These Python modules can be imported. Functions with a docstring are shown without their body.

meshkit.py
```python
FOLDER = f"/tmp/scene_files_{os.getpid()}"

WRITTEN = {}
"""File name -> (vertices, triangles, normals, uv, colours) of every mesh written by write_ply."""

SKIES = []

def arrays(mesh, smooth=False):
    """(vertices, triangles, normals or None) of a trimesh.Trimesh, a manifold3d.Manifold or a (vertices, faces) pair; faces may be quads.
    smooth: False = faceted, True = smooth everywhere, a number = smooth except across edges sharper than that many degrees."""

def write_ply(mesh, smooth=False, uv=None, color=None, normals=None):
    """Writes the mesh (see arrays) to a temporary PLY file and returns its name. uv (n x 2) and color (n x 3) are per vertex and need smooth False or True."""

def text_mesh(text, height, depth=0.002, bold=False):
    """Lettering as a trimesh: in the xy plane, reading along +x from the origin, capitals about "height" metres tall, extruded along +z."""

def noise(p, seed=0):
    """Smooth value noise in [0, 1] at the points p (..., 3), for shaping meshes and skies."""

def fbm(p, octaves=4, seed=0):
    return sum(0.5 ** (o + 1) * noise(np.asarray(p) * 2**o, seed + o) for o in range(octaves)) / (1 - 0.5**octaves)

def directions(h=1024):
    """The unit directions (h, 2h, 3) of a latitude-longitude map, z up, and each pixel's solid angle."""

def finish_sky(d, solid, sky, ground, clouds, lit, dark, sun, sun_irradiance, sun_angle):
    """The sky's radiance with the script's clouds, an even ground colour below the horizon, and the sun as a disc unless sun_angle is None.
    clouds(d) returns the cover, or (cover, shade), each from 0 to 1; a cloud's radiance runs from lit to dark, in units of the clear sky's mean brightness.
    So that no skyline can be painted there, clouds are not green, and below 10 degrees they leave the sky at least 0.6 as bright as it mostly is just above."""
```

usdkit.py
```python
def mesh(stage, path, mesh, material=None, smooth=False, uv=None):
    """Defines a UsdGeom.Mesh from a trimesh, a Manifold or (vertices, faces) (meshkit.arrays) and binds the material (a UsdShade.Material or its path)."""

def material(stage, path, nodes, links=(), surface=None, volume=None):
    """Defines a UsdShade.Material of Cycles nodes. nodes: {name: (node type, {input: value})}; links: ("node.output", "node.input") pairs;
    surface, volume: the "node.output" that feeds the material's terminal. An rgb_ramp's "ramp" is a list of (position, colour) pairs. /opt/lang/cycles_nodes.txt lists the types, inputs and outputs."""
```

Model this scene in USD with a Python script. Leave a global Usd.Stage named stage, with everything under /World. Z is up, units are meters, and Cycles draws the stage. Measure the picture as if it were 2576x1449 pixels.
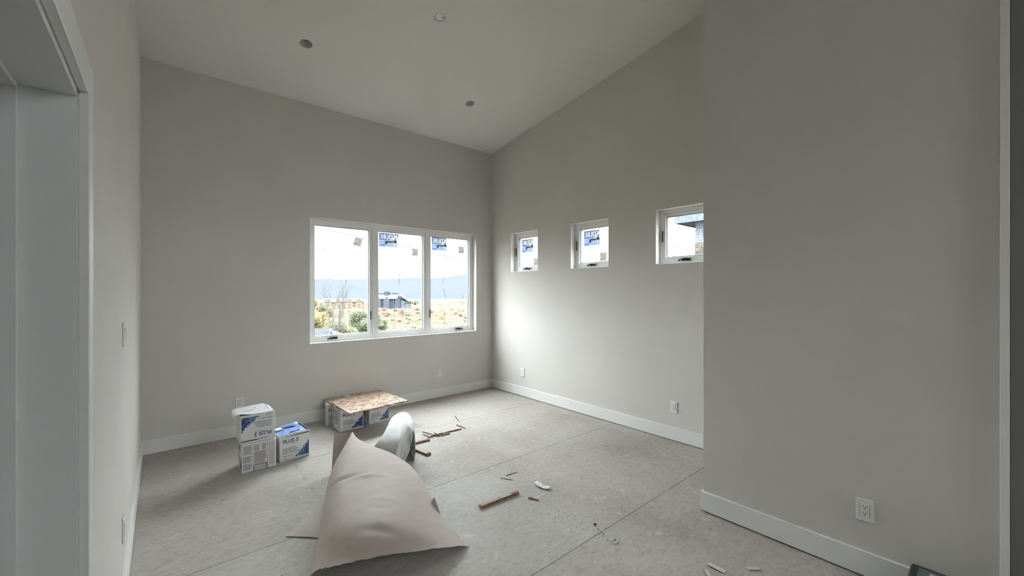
import math, random
import numpy as np, trimesh, usdkit, meshkit
from pxr import Usd, UsdGeom, UsdLux, UsdShade, Gf, Sdf
from shapely.geometry import Polygon, Point, LineString, box as sbox
from shapely.ops import unary_union
from shapely import affinity
from scipy.interpolate import RectBivariateSpline

stage = Usd.Stage.CreateInMemory()
UsdGeom.SetStageUpAxis(stage, UsdGeom.Tokens.z)
UsdGeom.SetStageMetersPerUnit(stage, 1.0)
UsdGeom.Xform.Define(stage, '/World')
UsdGeom.Scope.Define(stage, '/World/Looks')

# ------------------------------------------------------------------ camera, sky, exposure
EYE = 1.55                                   # metres above the subfloor
FOCAL_PX, HORIZON, CX = 1024.0, 730.5, 1288.0
YAW = math.atan2(1190, FOCAL_PX)
FX, FY = math.cos(YAW), math.sin(YAW)        # view direction in the plan
RX, RY = math.sin(YAW), -math.cos(YAW)       # to the right of it
cam = UsdGeom.Camera.Define(stage, '/World/camera')
cam.CreateHorizontalApertureAttr(36.0)
cam.CreateVerticalApertureAttr(36.0 * 1449 / 2576)
cam.CreateFocalLengthAttr(36.0 * FOCAL_PX / 2576)
cam.CreateVerticalApertureOffsetAttr((HORIZON - 724.5) / 2576 * 36.0)
cam.CreateClippingRangeAttr(Gf.Vec2f(0.03, 20000))
cam.CreateExposureAttr(0.56)
cam.AddTransformOp().Set(Gf.Matrix4d(RX, RY, 0, 0, 0, 0, 1, 0, -FX, -FY, 0, 0, 0, 0, EYE, 1))

SKY = 5.2                                    # overcast: dimmer towards the horizon than overhead
sky_mat = usdkit.material(stage, '/World/Looks/overcast_sky', {
    'tc': ('texture_coordinate', {}), 'sp': ('separate_xyz', {}),
    'mp': ('mapping', {'scale': (1.2, 1.2, 4.0)}),
    'n': ('noise_texture', {'scale': 2.2, 'detail': 6.0, 'roughness': 0.55}),
    'r': ('rgb_ramp', {'ramp': [(0.30, (0.84, 0.91, 0.98)), (0.55, (0.94, 0.98, 1.02)), (0.75, (1.04, 1.04, 1.04))]}),
    'el': ('map_range', {'from_min': 0.0, 'from_max': 1.0, 'to_min': 1.0, 'to_max': 2.5, 'clamp': True}),
    'st': ('math', {'math_type': 'multiply', 'value2': SKY}),
    'bg': ('background_shader', {})},
    [('tc.generated', 'mp.vector'), ('mp.vector', 'n.vector'), ('n.fac', 'r.fac'), ('r.color', 'bg.color'),
     ('tc.generated', 'sp.vector'), ('sp.z', 'el.value'), ('el.result', 'st.value1'), ('st.value', 'bg.strength')], surface='bg.background')
sky = UsdLux.DomeLight.Define(stage, '/World/sky')
sky.CreateIntensityAttr(1.0)
UsdShade.MaterialBindingAPI.Apply(sky.GetPrim()).Bind(sky_mat)

# ------------------------------------------------------------------ helpers
def ray(px, py):
    u, v = (px - CX) / FOCAL_PX, (HORIZON - py) / FOCAL_PX
    return np.array([FX + u * RX, FY + u * RY, v])
def at_z(px, py, z=0.0):
    r = ray(px, py); return np.array([0, 0, EYE]) + r * ((z - EYE) / r[2])
def at_d(px, py, d):
    return np.array([0, 0, EYE]) + ray(px, py) * d

used = {}
def uname(parent, name):
    k = (parent, name); n = used.get(k, 0); used[k] = n + 1
    return name if n == 0 else f'{name}_{n:03d}'
def keys(prim, **kw):
    for k, v in kw.items():
        if v: prim.SetCustomDataByKey(k, v)
def thing(name, label, cat, loc=(0, 0, 0), rz=0.0, group=None, kind=None):
    p = f'/World/{uname("/World", name)}'
    x = UsdGeom.Xform.Define(stage, p)
    x.AddTranslateOp().Set(Gf.Vec3d(*map(float, loc)))
    if rz: x.AddRotateZOp().Set(float(rz))
    keys(x.GetPrim(), label=label, category=cat, group=group, kind=kind)
    return p
def part(parent, name, m, material, label=None, smooth=False, kind=None):
    p = f'{parent}/{uname(parent, name)}'
    g = usdkit.mesh(stage, p, m, material, smooth=smooth)
    keys(g.GetPrim(), label=label, kind=kind)
    return p
def solo(name, m, material, label, cat, group=None, kind=None, smooth=False):
    p = f'/World/{uname("/World", name)}'
    g = usdkit.mesh(stage, p, m, material, smooth=smooth)
    keys(g.GetPrim(), label=label, category=cat, group=group, kind=kind)
    return p
def copy_of(src, loc, rz=0.0, scale=1.0, label=None):
    name = src.split('/')[-1]
    p = f'/World/{uname("/World", name)}'
    x = UsdGeom.Xform.Define(stage, p)
    x.GetPrim().GetReferences().AddInternalReference(src)
    x.ClearXformOpOrder()
    x.GetPrim().SetInstanceable(True)
    x.AddTranslateOp(opSuffix='c').Set(Gf.Vec3d(*map(float, loc)))
    x.AddRotateZOp(opSuffix='c').Set(float(rz))
    x.AddScaleOp(opSuffix='c').Set(Gf.Vec3f(float(scale)))
    if label: keys(x.GetPrim(), label=label)
    return p

cat_ = trimesh.util.concatenate
def bx(x0, x1, y0, y1, z0, z1):
    m = trimesh.creation.box([x1 - x0, y1 - y0, z1 - z0]); m.apply_translation([(x0 + x1) / 2, (y0 + y1) / 2, (z0 + z1) / 2]); return m
def rbx(x0, x1, y0, y1, z0, z1, b=0.003):
    v = []
    for x, sx in ((x0, 1), (x1, -1)):
        for y, sy in ((y0, 1), (y1, -1)):
            for z, sz in ((z0, 1), (z1, -1)):
                v += [(x + sx * b, y + sy * b, z), (x + sx * b, y, z + sz * b), (x, y + sy * b, z + sz * b)]
    return trimesh.convex.convex_hull(np.array(v))
def hull(pts): return trimesh.convex.convex_hull(np.array(pts, float))
def fixed(m):
    m.fix_normals(); return m
def extr(poly, plane, c0, c1):
    """A shapely polygon pushed from c0 to c1: plane 'xy' along z, 'xz' along y, 'yz' along x."""
    m = trimesh.creation.extrude_polygon(poly, c1 - c0, engine='earcut')
    v = np.array(m.vertices); f = np.array(m.faces); a, b, c = v[:, 0], v[:, 1], v[:, 2] + c0
    if plane == 'xz': v = np.stack([a, c, b], 1); f = f[:, ::-1]
    elif plane == 'yz': v = np.stack([c, a, b], 1)
    else: v = np.stack([a, b, c], 1)
    return trimesh.Trimesh(v, f, process=False)
def tube(pts, r, n=8, cap=True):
    pts = np.asarray(pts, float); r = np.broadcast_to(np.asarray(r, float), len(pts))
    t = np.gradient(pts, axis=0); t /= np.linalg.norm(t, axis=1, keepdims=True) + 1e-12
    up = np.array([0, 0, 1.0]) if abs(t[0, 2]) < .9 else np.array([1.0, 0, 0])
    V = []
    for p, d, rr in zip(pts, t, r):
        a = np.cross(d, up); a /= np.linalg.norm(a) + 1e-12; b = np.cross(d, a)
        V += [p + rr * (math.cos(q) * a + math.sin(q) * b) for q in np.arange(n) * 2 * math.pi / n]
    F = []
    for i in range(len(pts) - 1):
        for k in range(n):
            a0, a1, b0, b1 = i * n + k, i * n + (k + 1) % n, (i + 1) * n + k, (i + 1) * n + (k + 1) % n
            F += [(a0, b0, a1), (a1, b0, b1)]
    if cap:
        V += [pts[0], pts[-1]]; c0, c1 = len(V) - 2, len(V) - 1; e = (len(pts) - 1) * n
        for k in range(n): F += [(c0, k, (k + 1) % n), (c1, e + (k + 1) % n, e + k)]
    m = trimesh.Trimesh(V, F, process=False); m.fix_normals(); return m
def sheet(ctrl, nu=40, nv=40, thick=0.0012, bump=None, ku=3, kv=3, jag=None):
    """A thin curved sheet through a grid of control points (rows x columns x 3), as a closed shell."""
    c = np.asarray(ctrl, float); R, C = c.shape[:2]
    uu, vv = np.linspace(0, R - 1, nu), np.linspace(0, C - 1, nv)
    P = np.stack([RectBivariateSpline(np.arange(R), np.arange(C), c[..., k], kx=min(ku, R - 1), ky=min(kv, C - 1))(uu, vv) for k in range(3)], -1)
    N = np.cross(np.gradient(P, axis=0), np.gradient(P, axis=1)); N /= np.linalg.norm(N, axis=-1, keepdims=True) + 1e-12
    if np.mean(N[..., 2]) < 0: N = -N
    if bump is not None: P = P + N * bump(P, uu, vv)[..., None]
    if jag is not None: P = jag(P, uu, vv)
    B = P - N * thick
    n = nu * nv; idx = np.arange(n).reshape(nu, nv)
    q = np.stack([idx[:-1, :-1], idx[1:, :-1], idx[1:, 1:], idx[:-1, 1:]], -1).reshape(-1, 4)
    F = [np.vstack([q[:, [0, 1, 2]], q[:, [0, 2, 3]]])]
    F.append(F[0][:, ::-1] + n)
    for e in (idx[0], idx[-1][::-1], idx[::-1, 0], idx[:, -1]):
        a, b = e[:-1], e[1:]
        F.append(np.stack([a, b, b + n], 1)); F.append(np.stack([a, b + n, a + n], 1))
    m = trimesh.Trimesh(np.vstack([P.reshape(-1, 3), B.reshape(-1, 3)]), np.vstack(F), process=False)
    m.fix_normals(); return m

def mat(name, col, rough=0.6, spec=0.5, metal=0.0, **kw):
    return usdkit.material(stage, f'/World/Looks/{name}', {'p': ('principled_bsdf', {'base_color': col, 'roughness': rough, 'specular_ior_level': spec, 'metallic': metal, **kw})}, surface='p.BSDF')
def mat2(name, a, b, scale, rough=0.7, bump=0.0, bscale=None, stretch=(1, 1, 1), detail=4.0, lo=0.35, hi=0.65, spec=0.3, coord='geometry.position', bdist=0.01):
    g, o = coord.split('.')
    nodes = {'g': (g, {}), 'm': ('mapping', {'scale': stretch}), 'n': ('noise_texture', {'scale': scale, 'detail': detail}),
             'r': ('rgb_ramp', {'ramp': [(lo, a), (hi, b)]}), 'p': ('principled_bsdf', {'roughness': rough, 'specular_ior_level': spec})}
    links = [(f'g.{o}', 'm.vector'), ('m.vector', 'n.vector'), ('n.fac', 'r.fac'), ('r.color', 'p.base_color')]
    if bump:
        nodes['n2'] = ('noise_texture', {'scale': bscale or scale * 4, 'detail': 3.0}); nodes['b'] = ('bump', {'strength': bump, 'distance': bdist})
        links += [('m.vector', 'n2.vector'), ('n2.fac', 'b.height'), ('b.normal', 'p.normal')]
    return usdkit.material(stage, f'/World/Looks/{name}', nodes, links, surface='p.BSDF')

# ------------------------------------------------------------------ materials of the room
M_wall = mat2('wall_paint', (0.66, 0.635, 0.598), (0.685, 0.66, 0.623), 1.5, rough=0.75, bump=0.06, bscale=90, bdist=0.002)
M_ceil = mat2('ceiling_paint', (0.76, 0.735, 0.70), (0.78, 0.755, 0.72), 1.2, rough=0.85, bump=0.05, bscale=90, bdist=0.002)
M_trim = mat('white_trim_paint', (0.80, 0.80, 0.785), 0.35)
M_casing = mat('doorway_trim_paint', (0.74, 0.75, 0.74), 0.4)
M_jamb2 = mat('dark_grey_jamb_paint', (0.20, 0.20, 0.195), 0.5)
M_vinyl = mat('white_window_vinyl', (0.82, 0.82, 0.80), 0.35)
M_gasket = mat('grey_gasket', (0.12, 0.13, 0.14), 0.5)
M_bronze = mat('dark_bronze_metal', (0.03, 0.028, 0.03), 0.35, metal=0.6)
M_plate = mat('white_plastic', (0.82, 0.81, 0.80), 0.3)
M_slot = mat('dark_slot', (0.02, 0.02, 0.02), 0.6)
M_glass = usdkit.material(stage, '/World/Looks/pane_glass', {
    't': ('transparent_bsdf', {'color': (0.97, 0.985, 0.98)}), 'g': ('glossy_bsdf', {'color': (1, 1, 1), 'roughness': 0.01}),
    'f': ('fresnel', {'IOR': 1.45}), 'ge': ('geometry', {}), 'inv': ('math', {'math_type': 'subtract', 'value1': 1.0}), 'fm': ('math', {'math_type': 'multiply'}), 'm': ('mix_closure', {})},
    [('f.fac', 'fm.value1'), ('ge.backfacing', 'inv.value2'), ('inv.value', 'fm.value2'), ('fm.value', 'm.fac'), ('t.BSDF', 'm.closure1'), ('g.BSDF', 'm.closure2')], surface='m.closure')

def floor_material(name='subfloor_board', tone=(1.0, 1.0, 1.0)):
    nodes = {
        'g': ('geometry', {}), 'oi': ('object_info', {}),
        'ms': ('mapping', {'scale': (9.0, 17.0, 1.0)}), 'mb': ('mapping', {'scale': (3.0, 5.0, 1.0)}), 'mf': ('mapping', {'scale': (9.0, 17.0, 1.0), 'rotation': (0, 0, 0.5)}),
        'big': ('noise_texture', {'scale': 1.1, 'detail': 4.0}),
        'streak': ('noise_texture', {'scale': 2.0, 'detail': 6.0, 'roughness': 0.75, 'distortion': 0.35}),
        'blot': ('noise_texture', {'scale': 2.6, 'detail': 5.0, 'roughness': 0.6, 'distortion': 0.8}),
        'flake': ('noise_texture', {'scale': 2.2, 'detail': 3.0, 'roughness': 0.6}),
        'spk': ('noise_texture', {'scale': 95.0, 'detail': 2.0}),
        'rb': ('rgb_ramp', {'ramp': [(0.3, (0.345, 0.313, 0.272)), (0.5, (0.43, 0.402, 0.358)), (0.7, (0.48, 0.456, 0.416))]}),
        'rs': ('rgb_ramp', {'ramp': [(0.28, (0.74, 0.73, 0.71)), (0.5, (1.0, 1.0, 1.0)), (0.75, (1.10, 1.10, 1.10))]}),
        'rw': ('rgb_ramp', {'ramp': [(0.60, (0, 0, 0)), (0.70, (0.55, 0.55, 0.55))]}),
        'rf': ('rgb_ramp', {'ramp': [(0.665, (0, 0, 0)), (0.72, (0.75, 0.75, 0.75))]}),
        'rk': ('rgb_ramp', {'ramp': [(0.245, (0.30, 0.28, 0.26)), (0.285, (1, 1, 1))]}),
        'mul': ('mix', {'mix_type': 'multiply', 'fac': 1.0}), 'mud': ('mix', {'mix_type': 'mix', 'color2': (0.60, 0.575, 0.53)}),
        'flk': ('mix', {'mix_type': 'mix', 'color2': (0.68, 0.65, 0.585)}), 'spm': ('mix', {'mix_type': 'multiply', 'fac': 1.0}),
        'bmp': ('bump', {'strength': 0.22, 'distance': 0.004}), 'p': ('principled_bsdf', {'roughness': 0.62, 'specular_ior_level': 0.35})}
    L = [('g.position', 'ms.vector'), ('g.position', 'mb.vector'), ('g.position', 'mf.vector'), ('g.position', 'big.vector'), ('g.position', 'spk.vector'),
         ('ms.vector', 'streak.vector'), ('mb.vector', 'blot.vector'), ('mf.vector', 'flake.vector'),
         ('big.fac', 'rb.fac'), ('streak.fac', 'rs.fac'), ('blot.fac', 'rw.fac'), ('flake.fac', 'rf.fac'), ('spk.fac', 'rk.fac'),
         ('rb.color', 'mul.color1'), ('rs.color', 'mul.color2'), ('mul.color', 'mud.color1'), ('rw.color', 'mud.fac'),
         ('mud.color', 'flk.color1'), ('rf.color', 'flk.fac'), ('flk.color', 'spm.color1'), ('rk.color', 'spm.color2'), ('spm.color', 'p.base_color'),
         ('streak.fac', 'bmp.height'), ('bmp.normal', 'p.normal')]
    nodes['tn'] = ('mix', {'mix_type': 'multiply', 'fac': 1.0, 'color2': tone}); L = [x for x in L if x[1] != 'p.base_color'] + [('spm.color', 'tn.color1'), ('tn.color', 'p.base_color')]
    return usdkit.material(stage, f'/World/Looks/{name}', nodes, L, surface='p.BSDF')
M_floor = floor_material()
M_floor_l = floor_material('window_light_subfloor_board', (1.03, 1.045, 1.06))  # pale cool tint paints the window light into one sheet
M_floor_d = floor_material('browner_subfloor_board', (0.98, 0.968, 0.95))
M_under = mat('dark_underlay', (0.05, 0.045, 0.04), 0.9)

# ------------------------------------------------------------------ room shell
XC, XB, YA = -0.147, 4.005, 5.15            # left wall, right wall, window wall (interior faces)
XD, YD, YE = 2.89, 1.2925, -1.05             # near partition's face and end, entry wall
TH = 0.17
def zc(y): return 3.732 + 0.156 * (YA - y)  # sloping ceiling
BACK = -3.4                                  # the hall behind the camera ends here

def struct(name, label, cat, m, material, smooth=False):
    return solo(name, m, material, label, cat, kind='structure', smooth=smooth)

# floor: 1.22 x 2.44 m subfloor sheets over a dark underlay
fl = thing('floor', 'worn pale grey subfloor of large sheets with dark seams', 'floor', kind='structure')
part(fl, 'underlay', bx(XC - .3, XB + .05, BACK - .1, YA + .05, -0.06, -0.019), M_under)
rows = [(-3.50, -2.055), (-2.055, -0.835), (-0.835, 0.385), (0.385, 1.606), (1.606, 2.829), (2.829, 4.064), (4.064, YA + .03)]
cuts = [0.9, 2.11, 0.9, 0.9, 2.11, 0.893, 2.23]
for i, (y0, y1) in enumerate(rows):
    xs = [c for c in (cuts[i] - 2.415, cuts[i], cuts[i] + 2.415) if XC - .25 < c < XB]
    ed = [XC - .28] + xs + [XB + .04]
    for a, b in zip(ed[:-1], ed[1:]):
        g, ge = 0.0022, 0.0003
        if i == 6 and a == 2.23:                       # a small cut patch by the window wall
            p = sbox(a + ge, y0 + g, b - ge, y1).difference(sbox(2.23 - .01, 4.845, 2.48, y1 + .01))
            part(fl, 'subfloor_sheet', extr(p, 'xy', -0.018, 0.0), M_floor)
            part(fl, 'subfloor_sheet', bx(2.233, 2.477, 4.848, y1, -0.018, 0.0), M_floor); continue
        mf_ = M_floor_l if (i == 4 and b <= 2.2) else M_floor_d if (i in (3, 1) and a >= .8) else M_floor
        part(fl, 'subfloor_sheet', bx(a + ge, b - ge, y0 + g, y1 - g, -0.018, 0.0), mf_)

GAP = 0.010
WIN_A = (1.313, 3.70, 0.921, 2.413)
WIN_B = [(4.10, 4.683), (2.905, 3.49), (1.712, 2.296)]
ZB0, ZB1 = 1.828, 2.406
pa = Polygon([(XC - .2, GAP), (XB + TH, GAP), (XB + TH, zc(YA) + .02), (XC - .2, zc(YA) + .02)]).difference(sbox(WIN_A[0], WIN_A[2], WIN_A[1], WIN_A[3]))
struct('wall_back', 'warm grey painted wall with the wide three-pane window', 'wall', extr(pa, 'xz', YA, YA + TH), M_wall)
pb = Polygon([(YD - .02, GAP), (YA, GAP), (YA, zc(YA) + .02), (YD - .02, zc(YD) + .02)])
for a, b in WIN_B: pb = pb.difference(sbox(a, ZB0, b, ZB1))
struct('wall_right', 'warm grey wall with a row of three small square windows', 'wall', extr(pb, 'yz', XB, XB + TH), M_wall)
DOOR = (0.50, 1.371, 2.015)                  # doorway in the left wall: near side, far side, head
pc = Polygon([(BACK, GAP), (YA, GAP), (YA, zc(YA) + .02), (BACK, zc(BACK) + .02)]).difference(sbox(DOOR[0], 0, DOOR[1], DOOR[2]))
struct('wall_left', 'narrow sliver of grey wall along the doorway at the left', 'wall', extr(pc, 'yz', XC - .115, XC), M_wall)
pd = Polygon([(XD, YE - .12), (XB + TH, YE - .12), (XB + TH, YD), (XD, YD)])
md = extr(pd, 'xy', GAP, 4.3)
v = np.array(md.vertices); top = v[:, 2] > 2; v[top, 2] = [zc(y) + .02 for y in v[top, 1]]; md.vertices = v
struct('wall_partition', 'plain shaded grey partition wall standing nearest at the right', 'wall', md, M_wall)
pe = Polygon([(XC, GAP), (XD, GAP), (XD, zc(YE) + .02), (XC, zc(YE) + .02)]).difference(sbox(XC - .01, 0, 2.82, 4.4))
struct('wall_entry', 'wall with the wide entry opening, opposite the window wall', 'wall', extr(pe, 'xz', YE - .12, YE), M_wall)
FILL_HALLWIN = (2.15, 3.3, 2.0, 3.9)  # opening added out of view to let in fill daylight
ph = Polygon([(XC - .1, GAP), (XB, GAP), (XB, zc(BACK) + .02), (XC - .1, zc(BACK) + .02)]).difference(sbox(FILL_HALLWIN[0], FILL_HALLWIN[2], FILL_HALLWIN[1], FILL_HALLWIN[3]))
struct('wall_hall', 'far end wall of the adjoining hall', 'wall', extr(ph, 'xz', BACK - TH, BACK), M_wall)
struct('wall_hall_side', 'side wall of the adjoining hall', 'wall', bx(3.4, 3.5, BACK, YE - .12, GAP, zc(BACK)), M_wall)
# small room behind the left doorway
pr = [bx(XC - 1.6, XC - 1.5, 0.1, 2.2, GAP, 2.6), bx(XC - 1.6, XC - .115, 0.0, 0.1, GAP, 2.6), bx(XC - 1.6, XC - .115, 2.2, 2.3, GAP, 2.6), bx(XC - 1.6, XC - .115, 0.0, 2.3, 2.6, 2.7), bx(XC - 1.6, XC - .29, 0, 2.3, -.05, -.001)]
struct('wall_side_room', 'dim side room beyond the left doorway', 'wall', cat_(pr), M_wall)

# sloping ceiling with three round cut-outs
LIGHTS = [(1.034, 4.193), (2.918, 4.197)]
BOXC = (1.916, 3.232)
pcl = sbox(XC - .2, BACK - .2, XB + TH, YA + TH)
for x, y in LIGHTS: pcl = pcl.difference(Point(x, y).buffer(0.055, 24))
hole = sbox(BOXC[0] - .044, BOXC[1] - .044, BOXC[0] + .044, BOXC[1] + .044).buffer(-0.03).buffer(0.03, 8)
pcl = pcl.difference(hole)
mc = extr(pcl, 'xy', 0, 0.16)
v = np.array(mc.vertices); v[:, 2] += np.array([zc(y) for y in v[:, 1]]); mc.vertices = v
struct('ceiling', 'high sloping off-white painted ceiling', 'ceiling', mc, M_ceil)

# baseboards, with the dark gap under them
BH, BT, BG = 0.140, 0.014, 0.009
def base_profile(): return Polygon([(0, BG), (BT, BG), (BT, BH - .003), (BT - .003, BH), (0, BH)])
def baseboard(name, label, p0, p1, nrm):
    """From p0 to p1 in the plan, standing out along nrm."""
    d = np.array([p1[0] - p0[0], p1[1] - p0[1]]); n = np.array(nrm)
    prof = np.array(base_profile().exterior.coords)[:-1]
    V = [(p[0] + n[0] * a, p[1] + n[1] * a, z) for p in (p0, p1) for a, z in prof]
    struct(name, label, 'baseboard', hull(V), M_trim)
baseboard('baseboard_back', 'white baseboard along the window wall', (XC, YA), (XB, YA), (0, -1))
baseboard('baseboard_right', 'white baseboard under the three small windows', (XB, YD), (XB, YA - BT), (-1, 0))
baseboard('baseboard_left', 'white baseboard of the left wall running past the doorway', (XC, 1.448), (XC, YA - BT), (1, 0))
baseboard('baseboard_partition', 'white baseboard along the near partition wall', (XD, -.044), (XD, YD + BT), (-1, 0))
baseboard('baseboard_partition_end', 'white baseboard round the end of the partition', (XD, YD), (XB - BT, YD), (0, 1))

# trim of the left doorway: jamb, stop, casing
d0, d1, dh = DOOR
t1 = thing('trim_1', 'pale painted jamb and casing of the doorway at the left edge', 'door trim', kind='structure')
JX = XC - .117
part(t1, 'jamb', bx(JX, XC - .001, d1 - .006, d1 + .012, 0.004, dh), M_casing)
part(t1, 'jamb', bx(JX, XC - .001, d0 - .012, d0 + .006, 0.004, dh), M_casing)
part(t1, 'head_jamb', bx(JX, XC - .001, d0, d1, dh - .018, dh), M_casing)
part(t1, 'door_stop', rbx(JX, JX + .029, d1 - .018, d1 - .006, 0.004, dh - .018, .002), M_casing)
part(t1, 'door_stop', rbx(JX, JX + .029, d0 + .006, d1 - .018, dh - .030, dh - .018, .002), M_casing)
part(t1, 'casing', rbx(XC, XC + .018, d1 + .002, d1 + .080, 0.004, dh + .075, .002), M_casing)
part(t1, 'casing', rbx(XC, XC + .018, d0 - .080, d0 - .002, 0.004, dh + .075, .002), M_casing)
part(t1, 'head_casing', rbx(XC, XC + .018, d0 - .002, d1 + .002, dh - .002, dh + .075, .002), M_casing)
# narrow white trim and dark door leaf at the right edge
t2 = thing('trim_2', 'narrow white vertical trim at the right edge of the near partition', 'door trim', kind='structure')
part(t2, 'casing', rbx(XD - .016, XD, -.0725, -.0435, 0.004, 3.6, .002), M_trim)
t3 = thing('door_1', 'dark grey panel at the extreme right edge beyond the white trim', 'door', kind='structure')
part(t3, 'door_leaf', rbx(XD - .008, XD, -.98, -.0735, 0.012, 3.55, .002), M_jamb2)
h_ = trimesh.creation.icosphere(2, .028); h_.apply_translation([XD - .055, -.90, 1.0])
k_ = trimesh.creation.cylinder(.012, .05, sections=16); k_.apply_transform(trimesh.transformations.rotation_matrix(math.pi / 2, [0, 1, 0])); k_.apply_translation([XD - .03, -.90, 1.0])
part(t3, 'door_handle', cat_([h_, k_]), M_gasket)

# ------------------------------------------------------------------ windows
def film(name, c, k=.5):
    """Printed film on the glass: some of the daylight behind it comes through."""
    return usdkit.material(stage, f'/World/Looks/{name}', {'d': ('diffuse_bsdf', {'color': c}), 't': ('translucent_bsdf', {'color': c}), 'm': ('mix_closure', {'fac': k})},
                           [('d.BSDF', 'm.closure1'), ('t.BSDF', 'm.closure2')], surface='m.closure')
M_st_base = film('sticker_white_film', (0.84, 0.87, 0.90))
M_sky_blue = film('sticker_blue', (0.29, 0.36, 0.54))
M_st_mid = film('sticker_mid_blue', (0.24, 0.29, 0.43))
M_st_slate = film('sticker_slate', (0.31, 0.35, 0.40))
M_st_grey = film('sticker_grey_print', (0.40, 0.44, 0.49))
M_st_black = film('sticker_black', (0.11, 0.13, 0.16))
M_st_white = mat('scrap_white', (0.85, 0.87, 0.9), 0.5)
M_beige = film('rating_label_beige', (0.47, 0.45, 0.42))
M_beige_d = film('rating_label_dark_print', (0.33, 0.31, 0.30))
M_smear = film('dried_smear', (0.30, 0.33, 0.36))

class Win:
    """s runs left to right seen from inside, w outwards from the wall face, z up."""
    def __init__(self, side): self.side = side
    def tr(self, m):
        v = np.array(m.vertices)
        if self.side == 'A': v = np.stack([v[:, 0], YA + v[:, 1], v[:, 2]], 1)
        else: v = np.stack([XB + v[:, 1], -v[:, 0], v[:, 2]], 1)
        return trimesh.Trimesh(v, m.faces, process=False)
def ring(o, i, w0, w1):
    return extr(sbox(o[0], o[2], o[1], o[3]).difference(sbox(i[0], i[2], i[1], i[3])), 'xz', w0, w1)
def flat(W, parent, name, pts, w, material, th=0.0006, label=None):
    return part(parent, name, W.tr(extr(Polygon(pts), 'xz', w - th, w)), material, label)
def glyph(ch, w, h, q):
    """A printed letter as strokes of half-width q in a w x h box."""
    ln = lambda pts: LineString([(x * w, y * h) for x, y in pts]).buffer(q, cap_style='flat', join_style='mitre')
    if ch == 'K': return unary_union([ln([(.08, 0), (.08, 1)]), ln([(.08, .42), (.95, 1)]), ln([(.36, .60), (1, 0)])])
    if ch == 'L': return ln([(.1, 1), (.1, .04), (.9, .04)])
    if ch == 'E': return unary_union([ln([(.9, .96), (.1, .96), (.1, .04), (.9, .04)]), ln([(.1, .52), (.75, .52)])])
    o = lambda x0, x1, y0, y1: affinity.scale(Point(0, 0).buffer(1, 12), (x1 - x0) * w / 2, (y1 - y0) * h / 2)
    if ch == 'B':
        up, lo = sbox(0, .52 * h, .8 * w, h).buffer(-.14 * h).buffer(.14 * h), sbox(0, 0, .95 * w, .54 * h).buffer(-.15 * h).buffer(.15 * h)
        return unary_union([ln([(.12, 0), (.12, 1)]), up.difference(up.buffer(-2 * q)), lo.difference(lo.buffer(-2 * q)), ln([(.1, .96), (.5, .96)]), ln([(.1, .04), (.5, .04)])])
    e = affinity.translate(o(0, 1, 0, 1), w / 2, h / 2)
    return e.difference(e.buffer(-2 * q))
def polys(W, parent, name, P, w, material, th=.0006, label=None):
    m = cat_([extr(g, 'xz', w - th, w) for g in getattr(P, 'geoms', [P]) if g.area > 1e-8])
    return part(parent, name, W.tr(m), material, label)
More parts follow.
